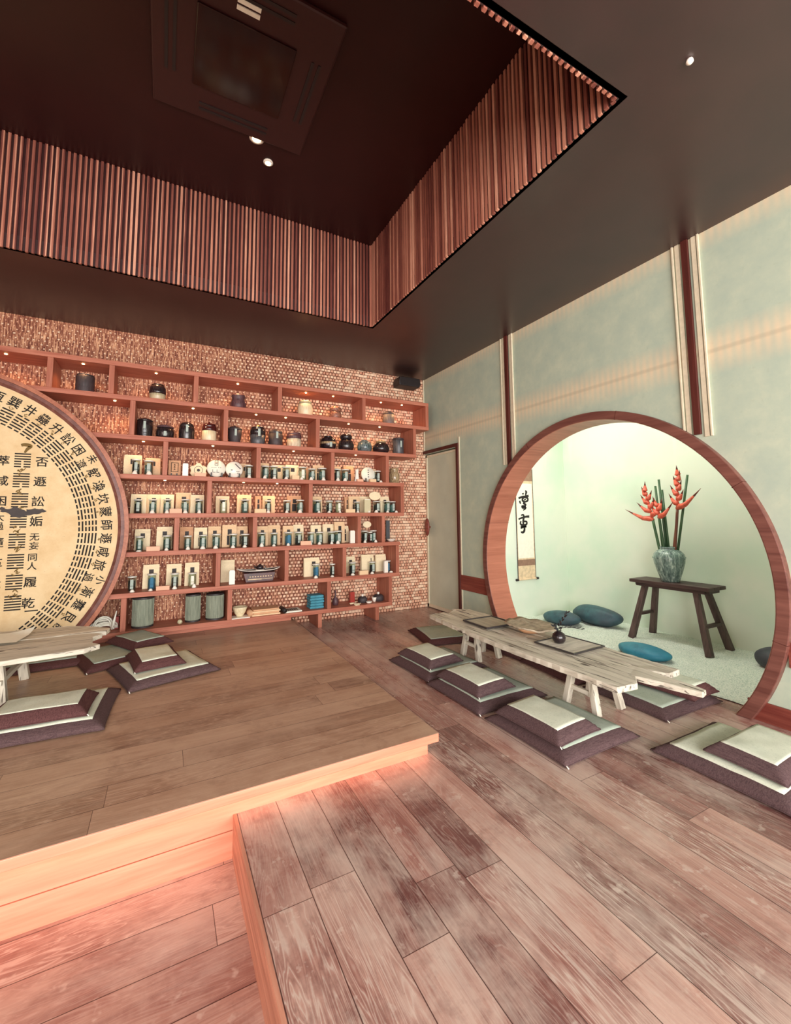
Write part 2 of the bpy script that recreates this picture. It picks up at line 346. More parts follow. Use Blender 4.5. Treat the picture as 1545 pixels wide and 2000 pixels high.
# ------------------------------------------------------------------ mesh helpers
class B:
    def __init__(s): s.b = bmesh.new(); s.mi = 0
    def _mark(s, faces):
        for f in faces: f.material_index = s.mi
    def box(s, x0, x1, y0, y1, z0, z1, M_=None):
        v = [s.b.verts.new((x, y, z)) for x in (x0, x1) for y in (y0, y1) for z in (z0, z1)]
        if M_: 
            for q in v: q.co = M_ @ q.co
        s._mark([s.b.faces.new([v[i] for i in f]) for f in ((0, 1, 3, 2), (4, 6, 7, 5), (0, 4, 5, 1), (2, 3, 7, 6), (0, 2, 6, 4), (1, 5, 7, 3))]); return s
    def beam(s, a, b, wx, wy, wx2=None, wy2=None, up=(0, 1, 0)):
        """tapered square bar between two points"""
        a, b = Vector(a), Vector(b); d = (b-a).normalized(); u = Vector(up); u = (u-d*u.dot(d)).normalized(); r = d.cross(u)
        wx2 = wx2 or wx; wy2 = wy2 or wy; V = []
        for p, p1, p2 in ((a, wx, wy), (b, wx2, wy2)):
            V += [s.b.verts.new(p+r*p1*i/2+u*p2*j/2) for i, j in ((-1, -1), (1, -1), (1, 1), (-1, 1))]
        s._mark([s.b.faces.new([V[i] for i in f]) for f in ((3, 2, 1, 0), (4, 5, 6, 7), (0, 1, 5, 4), (1, 2, 6, 5), (2, 3, 7, 6), (3, 0, 4, 7))]); return s
    def lathe(s, prof, seg=20, c=(0, 0), sq=0):
        rings = []
        for r, z in prof:
            rings.append([s.b.verts.new((c[0]+max(r, 1e-4)*math.cos(2*PI*i/seg), c[1]+max(r, 1e-4)*math.sin(2*PI*i/seg), z)) for i in range(seg)])
        F = []
        for A, C_ in zip(rings, rings[1:]):
            for i in range(seg):
                j = (i+1) % seg; F.append(s.b.faces.new((A[i], A[j], C_[j], C_[i])))
        if prof[0][0] > 1e-3: F.append(s.b.faces.new(rings[0][::-1]))
        if prof[-1][0] > 1e-3: F.append(s.b.faces.new(rings[-1]))
        s._mark(F); return s
    def tube(s, pts, rad, seg=8, cap=True):
        pts = [Vector(p) for p in pts]; n = len(pts)
        if not isinstance(rad, (list, tuple)): rad = [rad]*n
        rings = []; u = None
        for i, p in enumerate(pts):
            d = (pts[min(i+1, n-1)]-pts[max(i-1, 0)]).normalized()
            if u is None: u = d.orthogonal().normalized()
            u = (u-d*u.dot(d)).normalized(); v = d.cross(u)
            rings.append([s.b.verts.new(p+(u*math.cos(2*PI*k/seg)+v*math.sin(2*PI*k/seg))*rad[i]) for k in range(seg)])
        F = []
        for A, C_ in zip(rings, rings[1:]):
            for k in range(seg): F.append(s.b.faces.new((A[k], A[(k+1) % seg], C_[(k+1) % seg], C_[k])))
        if cap: F += [s.b.faces.new(rings[0][::-1]), s.b.faces.new(rings[-1])]
        s._mark(F); return s
    def prism(s, poly, h0, h1, axis=2):
        """poly of (a,b) extruded along axis (0:x -> poly is y,z; 1:y -> x,z; 2:z -> x,y)"""
        def mk(a, b, h): return {0: (h, a, b), 1: (a, h, b), 2: (a, b, h)}[axis]
        A = [s.b.verts.new(mk(a, b, h0)) for a, b in poly]; C_ = [s.b.verts.new(mk(a, b, h1)) for a, b in poly]
        n = len(poly); F = [s.b.faces.new(A[::-1]), s.b.faces.new(C_)]
        for i in range(n): F.append(s.b.faces.new((A[i], A[(i+1) % n], C_[(i+1) % n], C_[i])))
        s._mark(F); return s
    def blob(s, c, r, sub=3, amp=.12, freq=1.5, seed=0):
        t = bmesh.new(); bmesh.ops.create_icosphere(t, subdivisions=sub, radius=1)
        off = Vector((seed*3.1, seed*1.7, seed)); mp = {}
        for v in t.verts:
            k = 1+amp*mnoise.noise(v.co*freq+off); mp[v] = s.b.verts.new((c[0]+v.co.x*r[0]*k, c[1]+v.co.y*r[1]*k, c[2]+v.co.z*r[2]*k))
        s._mark([s.b.faces.new([mp[v] for v in f.verts]) for f in t.faces]); t.free(); return s
    def xf(s, m):
        bmesh.ops.transform(s.b, matrix=m, verts=s.b.verts); return s
    def mesh(s, name, mats, smooth=False):
        bmesh.ops.recalc_face_normals(s.b, faces=s.b.faces)
        me = bpy.data.meshes.new(name); s.b.to_mesh(me); s.b.free()
        for m in (mats if isinstance(mats, (list, tuple)) else [mats]): me.materials.append(M[m] if isinstance(m, str) else m)
        if smooth:
            for p in me.polygons: p.use_smooth = True
        return me
    def build(s, name, mats, parent=None, loc=(0, 0, 0), smooth=False, bevel=0, label=None):
        o = bpy.data.objects.new(name, s.mesh(name, mats, smooth)); COL.objects.link(o); o.location = loc
        if parent: o.parent = parent
        if label: o['label'] = label
        if bevel:
            md = o.modifiers.new('bevel', 'BEVEL'); md.width = bevel; md.segments = 2; md.limit_method = 'ANGLE'
        if smooth == 'auto':
            pass
        return o
def tag(o, label, cat, group=None):
    o['label'] = label; o['category'] = cat
    if group: o['group'] = group
    return o
def thing(name, label, cat, loc=(0, 0, 0), rz=0, group=None):
    o = bpy.data.objects.new(name, None); COL.objects.link(o); o.location = loc; o.rotation_euler.z = rz; o.empty_display_size = .1
    return tag(o, label, cat, group)
def struct(o): o['kind'] = 'structure'; return o
def arc(cx, cz, r, a0, a1, n): return [(cx+r*math.cos(a0+(a1-a0)*i/n), cz+r*math.sin(a0+(a1-a0)*i/n)) for i in range(n+1)]

# ------------------------------------------------------------------ room shell
H = 3.0; ZP = .105; ZL = -.16
XE = -2.737                                   # edge of the raised floor beside the lower boards
XR, YR, YN, HT, XL = -1.328, -1.21, -3.79, 3.82, -5.6   # ceiling recess
GY, GZ, GR = -2.492, .72, 1.275               # moon gate centre and outer radius
b = B().box(XE, .16, -7.4, -2.9, -.2, 0).box(-1.86, .16, -2.9, 0, -.2, 0)
struct(b.build('floor', 'floor'))
struct(B().box(-6, XE-.012, -7.4, -2.9, -.3, ZL).build('floor', 'lowfloor'))
struct(B().box(XE-.012, XE, -7.4, -2.95, ZL, .001).build('trim_1', 'edging'))
pf = B().box(-6, -1.80, -2.989, 0, ZP-.038, ZP).build('floor', 'platform'); struct(pf)
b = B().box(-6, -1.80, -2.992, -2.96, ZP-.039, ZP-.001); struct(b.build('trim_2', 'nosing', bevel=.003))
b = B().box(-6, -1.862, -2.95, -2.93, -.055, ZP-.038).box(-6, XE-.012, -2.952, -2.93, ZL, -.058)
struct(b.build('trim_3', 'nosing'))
struct(B().box(-1.862, -1.84, -2.95, 0, 0, ZP-.038).build('trim_4', 'nosing'))
struct(B().box(-6, .16, 0, .1, -.2, 3.0).build('wall_back', 'bamboo'))
struct(B().box(-6.1, -6, -7.4, .1, -.3, 3.0).build('wall_left', 'frontwall'))
b = B().box(-6, -5.4, -7.6, -7.5, -.3, 3.0).box(.1, 1.5, -7.6, -7.5, -.3, 3.0).box(-5.4, .1, -7.6, -7.5, -.3, .3).box(-5.4, .1, -7.6, -7.5, 2.95, 3.0)
struct(b.build('wall_front', 'frontwall'))
b = B()
for x in (-5.4, -3.6, -1.8, .06): b.box(x-.03, x+.03, -7.57, -7.5, .3, 2.95)
b.box(-5.4, .1, -7.57, -7.5, 2.2, 2.26); struct(b.build('window_1', 'trim'))
# right wall: door opening, round hole, rest
def wall_with_gate():
    b = B(); yz = []
    a0 = math.asin((0-GZ)/(GR-.02)); gr = GR-.02; gate = arc(GY, GZ, gr, PI-a0, PI, 16)[:-1]+arc(GY, GZ, gr, PI, 0, 64)[:-1]+arc(GY, GZ, gr, 0, a0, 16)      # from the far foot over the top to the near foot
    far, near = -.745, -7.5
    poly = [(far, 0)] + [(far, 3.0), (near, 3.0), (near, 0)] + list(reversed(gate))
    # strip triangulation keeps the outline clean: columns between gate and outer edges
    pts = gate
    left = [(y, z) for y, z in pts]
    vs = []
    # region above/around: build quads from gate points to the top edge and plain boxes beside it
    ymax = GY+gr; ymin = GY-gr
    def quad(p):
        b.prism(p, 0, .16, 0)
    quad([(far, 0), (far, 3), (ymax, 3), (ymax, 0)]); quad([(ymin, 0), (ymin, 3), (near, 3), (near, 0)])
    up = [p for p in pts if p[1] >= GZ-1e-6]; 
    lo_f = [p for p in pts if p[1] <= GZ+1e-6 and p[0] > GY]; lo_n = [p for p in pts if p[1] <= GZ+1e-6 and p[0] < GY]
    for A, C_ in zip(up, up[1:]): quad([A, (A[0], 3), (C_[0], 3), C_])
    for A, C_ in zip(lo_f, lo_f[1:]): quad([A, (ymax, A[1]), (ymax, C_[1]), C_])
    for A, C_ in zip(lo_n, lo_n[1:]): quad([A, (ymin, A[1]), (ymin, C_[1]), C_])
    b.box(0, .16, far, 0, 1.985, 3)
    bmesh.ops.remove_doubles(b.b, verts=b.b.verts, dist=1e-5)
    return b
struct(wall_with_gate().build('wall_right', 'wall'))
# ceiling with the recess
b = B().box(XR, .16, -7.6, .1, H, H+.1).box(-6.1, XR, YR, .1, H, H+.1).box(-6.1, XR, -7.6, YN, H, H+.1)
struct(b.build('ceiling', 'ceiling'))
struct(B().box(-6.1, XR+.08, YN-.08, YR+.08, HT, HT+.05).build('ceiling', 'recess'))
b = B().box(-6.1, XR+.08, YR+.03, YR+.08, H+.1, HT).box(XR+.03, XR+.08, YN-.08, YR+.03, H+.1, HT).box(-6.1, XR+.03, YN-.08, YN-.03, H+.1, HT).box(-6.1, -6.05, YN-.03, YR+.03, H+.1, HT)
struct(b.build('wall_recess', 'backing'))
def slats(name, a0, a1, fixed, axis, side):
    b = B(); n = int(abs(a1-a0)/.033); rnd = random.Random(name)
    for i in range(n):
        p = a0+(a1-a0)*(i+.5)/n; d = .006*rnd.uniform(.0, 1); wd = .0083
        lo = H-.004-rnd.uniform(0, .004)
        if axis == 'x': b.box(p-wd, p+wd, fixed, fixed+side*(.011+d), lo, HT-.002)
        else: b.box(fixed, fixed+side*(.011+d), p-wd, p+wd, lo, HT-.002)
    return struct(b.build(name, 'slat'))
slats('trim_5', -5.6, XR, YR+.004, 'x', -1)
slats('trim_6', YN, YR, XR+.004, 'y', -1)
slats('trim_7', -5.6, XR, YN-.004, 'x', 1)
b = B().box(-6.05, XR+.03, YR+.006, YR+.03, H+.0, HT).box(XR+.006, XR+.03, YN-.03, YR+.03, H, HT).box(-6.05, XR+.03, YN-.03, YN-.006, H, HT)
struct(b.build('trim_8', 'backing'))
# battens, cream strips imitating the glow beside them, rails, door in the right wall
b = B()
for y in (-1.63, -3.36):
    b.box(-.022, -.001, y-.021, y+.021, (1.62 if y > -2 else 1.68), 3.0)
struct(b.build('trim_9', 'trim', bevel=.002))
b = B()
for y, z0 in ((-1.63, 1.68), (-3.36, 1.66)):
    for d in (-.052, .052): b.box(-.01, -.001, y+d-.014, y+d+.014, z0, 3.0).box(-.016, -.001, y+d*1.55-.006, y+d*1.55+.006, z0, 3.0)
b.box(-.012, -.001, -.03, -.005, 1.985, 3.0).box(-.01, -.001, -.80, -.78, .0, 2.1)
struct(b.build('trim_and_glow_10', 'cream', bevel=.002))
b = B().box(-.014, -.001, -1.262, -.775, .335, .50).box(-.014, -.001, -6.0, -3.727, .335, .47)
struct(b.build('trim_11', 'rail', bevel=.002))
struct(B().box(-.016, -.001, -7.4, -3.52, 0, .11).build('baseboard_right', 'rail', bevel=.003))
b = B().box(-.02, .14, -.775, -.735, 0, 2.03).box(-.02, .14, -.735, -.0, 1.99, 2.03).box(.07, .15, -.735, -.001, 0, 1.99)
struct(b.build('trim_12', 'trim', bevel=.003))
dr = B().box(.03, .065, -.73, -.012, .012, 1.97).build('door_1', 'door'); struct(dr)
b = B()
for y0, y1, z0, z1 in ((-.73, -.700, .012, 1.97), (-.042, -.012, .012, 1.97), (-.73, -.012, 1.945, 1.97), (-.73, -.012, .012, .05)): b.box(.018, .03, y0, y1, z0, z1)
b.build('door_frame', 'cream', dr)
B().box(.014, .018, -.73, -.71, .012, 1.97).build('edge_strip', 'trim', dr)
b = B().lathe([(0, -.012), (.05, -.012), (.055, 0), (.05, .012), (0, .012)], 24); b.xf(Matrix.Translation((-.03, -.10, 1.03)) @ Matrix.Rotation(PI/2, 4, 'Y') @ Matrix.Diagonal((2.1, .8, 1, 1)))
b.box(-.02, .018, -.11, -.09, 1.02, 1.04); b.build('door_handle', 'rail', dr, smooth=True, label='oval dark red door pull')
# alcove behind the gate
struct(B().box(.16, 1.5, -1.08, -1.0, -.06, 3.0).build('wall_alcove_far', 'alcove'))
struct(B().box(1.4, 1.5, -4.6, -1.08, -.06, 3.0).build('wall_alcove_back', 'alcove'))
struct(B().box(.16, 1.5, -4.7, -4.6, -.06, 3.0).build('wall_alcove_near', 'alcove'))
struct(B().box(.16, 1.5, -4.7, -1.0, 3.0, 3.1).build('ceiling', 'alcove'))
struct(B().box(.16, 1.5, -4.7, -1.0, -.3, -.05).build('floor', 'alcove'))
# gravel bed
b = B(); nx, ny = 56, 150; V = [[None]*(ny+1) for _ in range(nx+1)]
for i in range(nx+1):
    for j in range(ny+1):
        x = .13+(1.4-.13)*i/nx; y = -4.6+(4.6-1.08)*j/ny
        h = .012*mnoise.noise(Vector((x*3, y*3, 0)))+.010*mnoise.noise(Vector((x*11, y*11, 4)))+.008*mnoise.noise(Vector((x*40, y*40, 9)))
        V[i][j] = b.b.verts.new((x+(.03*mnoise.noise(Vector((y*3, 1, 1))) if i == 0 else 0), y, .006+h*(.25 if i == 0 else 1)))
for i in range(nx):
    for j in range(ny): b.b.faces.new((V[i][j], V[i+1][j], V[i+1][j+1], V[i][j+1]))
o = b.build('gravel_bed', 'sand', smooth=True); tag(o, 'bed of white gravel on the alcove floor beyond the moon gate', 'gravel'); o['kind'] = 'stuff'
# moon gate
def gate_ring():
    b = B(); ri = 1.212; n = 96
    prof = [(GR, -.045), (ri, -.045), (ri, .215), (GR, .215)]
    R_ = []
    for r, x in prof:
        a0 = math.asin((0-GZ)/r); R_.append([b.b.verts.new((x, GY+r*math.cos(PI-a0+(2*a0-PI)*i/n), GZ+r*math.sin(PI-a0+(2*a0-PI)*i/n))) for i in range(n+1)])
    for k in range(4):
        A, C_ = R_[k], R_[(k+1) % 4]
        for i in range(n): b.b.faces.new((A[i], A[i+1], C_[i+1], C_[i]))
    b.b.faces.new([R_[k][0] for k in range(4)]); b.b.faces.new([R_[k][n] for k in range(4)][::-1])
    return b
gt = thing('moon_gate', 'round reddish timber moon gate frame standing in the pale right wall', 'round doorway', (0, GY, 0))
gate_ring().xf(Matrix.Translation((0, -GY, 0))).build('frame', 'ring', gt, bevel=.004)
b = B(); ri = 1.2115; n = 96; a0 = math.asin((0-GZ)/ri)
RL = [[b.b.verts.new((x, r*math.cos(PI-a0+(2*a0-PI)*i/n), max(.0015, GZ+r*math.sin(PI-a0+(2*a0-PI)*i/n)))) for i in range(n+1)] for r, x in ((ri, -.041), (ri-.003, -.038), (ri-.003, .21), (ri, .213))]
for A, C_ in zip(RL, RL[1:]):
    for i in range(n): b.b.faces.new((A[i], A[i+1], C_[i+1], C_[i]))
b.build('lit_inner', 'lit_inner', gt, label='inner timber face coloured lighter for the window light')
for a in (18, 62, 105, 150, 192):
    t = math.radians(a); r = 1.243; b = B()
    b.box(-.0462, .2162, -.0012, .0012, -.035, .033, Matrix.Translation((0, r*math.cos(t), GZ+r*math.sin(t))) @ Matrix.Rotation(t-PI/2, 4, 'X'))
    b.build('joint_line', 'trim', gt)

# ------------------------------------------------------------------ ceiling cassette and lamps
ac = thing('ceiling_cassette', 'dark square air conditioner cassette set in the recessed ceiling', 'air conditioner', (-2.72, -2.44, HT))
b = B().prism([(-.47, -.47), (.47, -.47), (.47, .47), (-.47, .47)], -.03, -.0015); b.build('surround', 'ac', ac, bevel=.012)
B().box(-.255, .255, -.235, .235, -.042, -.031).build('intake_grille', 'acglass', ac, bevel=.004)
for k in range(4):
    b = B()
    for d in (.355, .395): b.box(-.21, .21, d-.008, d+.008, -.0345, -.0305)
    b.xf(Matrix.Rotation(k*PI/2, 4, 'Z')).build('air_slot', 'black', ac)
for k, d in enumerate((-.30, -.335)):
    B().box(-.075, .04, d-.011, d+.011, -.036, -.0305).build('reflection_strip', 'paper', ac, label='white strip shaped as a window reflection')  # white strips shaped to stand for reflections in the cassette
def downlight(x, y, z, r, label, s=(1, 1, 1)):
    t = thing('downlight', label, 'ceiling light', (x, y, z), 0)
    B().lathe([(r, -.001), (r, -.008), (r*.72, -.014), (r*.62, -.014), (r*.62, -.003), (0, -.003)], 24).build('trim_ring', 'porcelain', t, smooth=True)
    B().lathe([(r*.6, -.010), (0, -.010)], 20).build('lens', 'led', t)
    return t
downlight(-2.555, -1.955, HT, .05, 'larger white downlight just behind the ceiling cassette')
downlight(-2.44, -1.78, HT, .035, 'small downlight in the recess nearest the slatted back face')
sp = B().lathe([(.012, -.001), (.014, -.012), (.006, -.02), (0, -.02)], 12).build('sprinkler_head', 'porcelain', None, (-1.222, -4.034, H), True)
tag(sp, 'tiny white sprinkler head on the plain dark ceiling at right', 'sprinkler')
spk = thing('wall_speaker', 'small black loudspeaker high in the corner above the shelves', 'speaker', (-.31, 0, 2.885))
B().prism([(-.16, -.055), (.14, -.055), (.155, .0), (.14, .06), (-.15, .06), (-.165, .0)], -.20, -.03, 1).build('cabinet', 'black', spk, bevel=.01)
B().box(-.02, .02, -.035, -.001, -.03, .03).build('bracket', 'black', spk)
# ------------------------------------------------------------------ the display shelving
D = -.33; TH = .042
R = [2.595, 2.290, 1.930, 1.572, 1.217, .873, .5155, .187]
END = [-.128, -.128, -.316, -.495, -.497, -.552, -.57, -.668]
DIV = {1: [-3.938, -3.496, -2.804, -1.992, -1.019, -.149], 2: [-3.323, -2.524, -1.573, -.337], 3: [-3.044, -2.2, -1.399, -.716], 4: [-2.655, -1.647, -.518],
       5: [-2.927, -2.221, -1.079, -.775], 6: [-2.558, -1.896, -1.257, -.591], 7: [-3.32, -2.443, -1.433, -.689]}
sh = thing('display_shelf', 'wide red timber display shelving of staggered open bays on the bamboo wall', 'shelving', (-2.6, 0, 0))
def loc(m): return Matrix.Translation((2.6, 0, 0))
boards = []
for z, e in zip(R, END):
    bo = B().box(-5.3, e, D, -.004, z-TH, z).xf(loc(0)).build('shelf_board', 'shelf', sh, bevel=.002); boards.append(bo)
for r_, xs in DIV.items():
    for x in xs: B().box(x-.021, x+.021, D+.001, -.004, R[r_]+.0005, R[r_-1]-TH-.0005).xf(loc(0)).build('divider', 'shelf_v', sh, bevel=.002)
B().box(-5.3, -1.83, D+.05, -.004, ZP+.001, R[7]-TH-.0005).xf(loc(0)).build('plinth', 'shelf', sh)
for x in (-1.534, -.859): B().box(x-.021, x+.021, D+.001, -.004, .001, R[7]-TH-.0005).xf(loc(0)).build('leg', 'shelf_v', sh, bevel=.002)
LEDS = {0: [-4.25, -3.72, -3.15, -2.41, -1.69, -1.37, -.76, -.47], 1: [-3.47, -2.82, -2.22, -1.91, -1.18, -.78], 2: [-3.23, -2.63, -1.82, -1.09], 3: [-3.04, -2.33, -1.99]}
ledm = None
for r_, xs in LEDS.items():
    for x in xs:
        z = R[r_]-TH
        if ledm is None:
            ledm = B().lathe([(.011, 0), (.011, -.004), (.008, -.006), (0, -.006)], 12).mesh('spotlight', 'led', True)
        o = bpy.data.objects.new('spotlight', ledm); COL.objects.link(o); o.parent = boards[r_]; o.location = (x+2.6, -.25, z)
        light('shelf_led_light', 'SPOT', (x, -.235, z-.012), (x, -.16, z-.4), (2.6 if r_ < 2 else 1.3), (255, 190, 130), .01, spot=2.4)

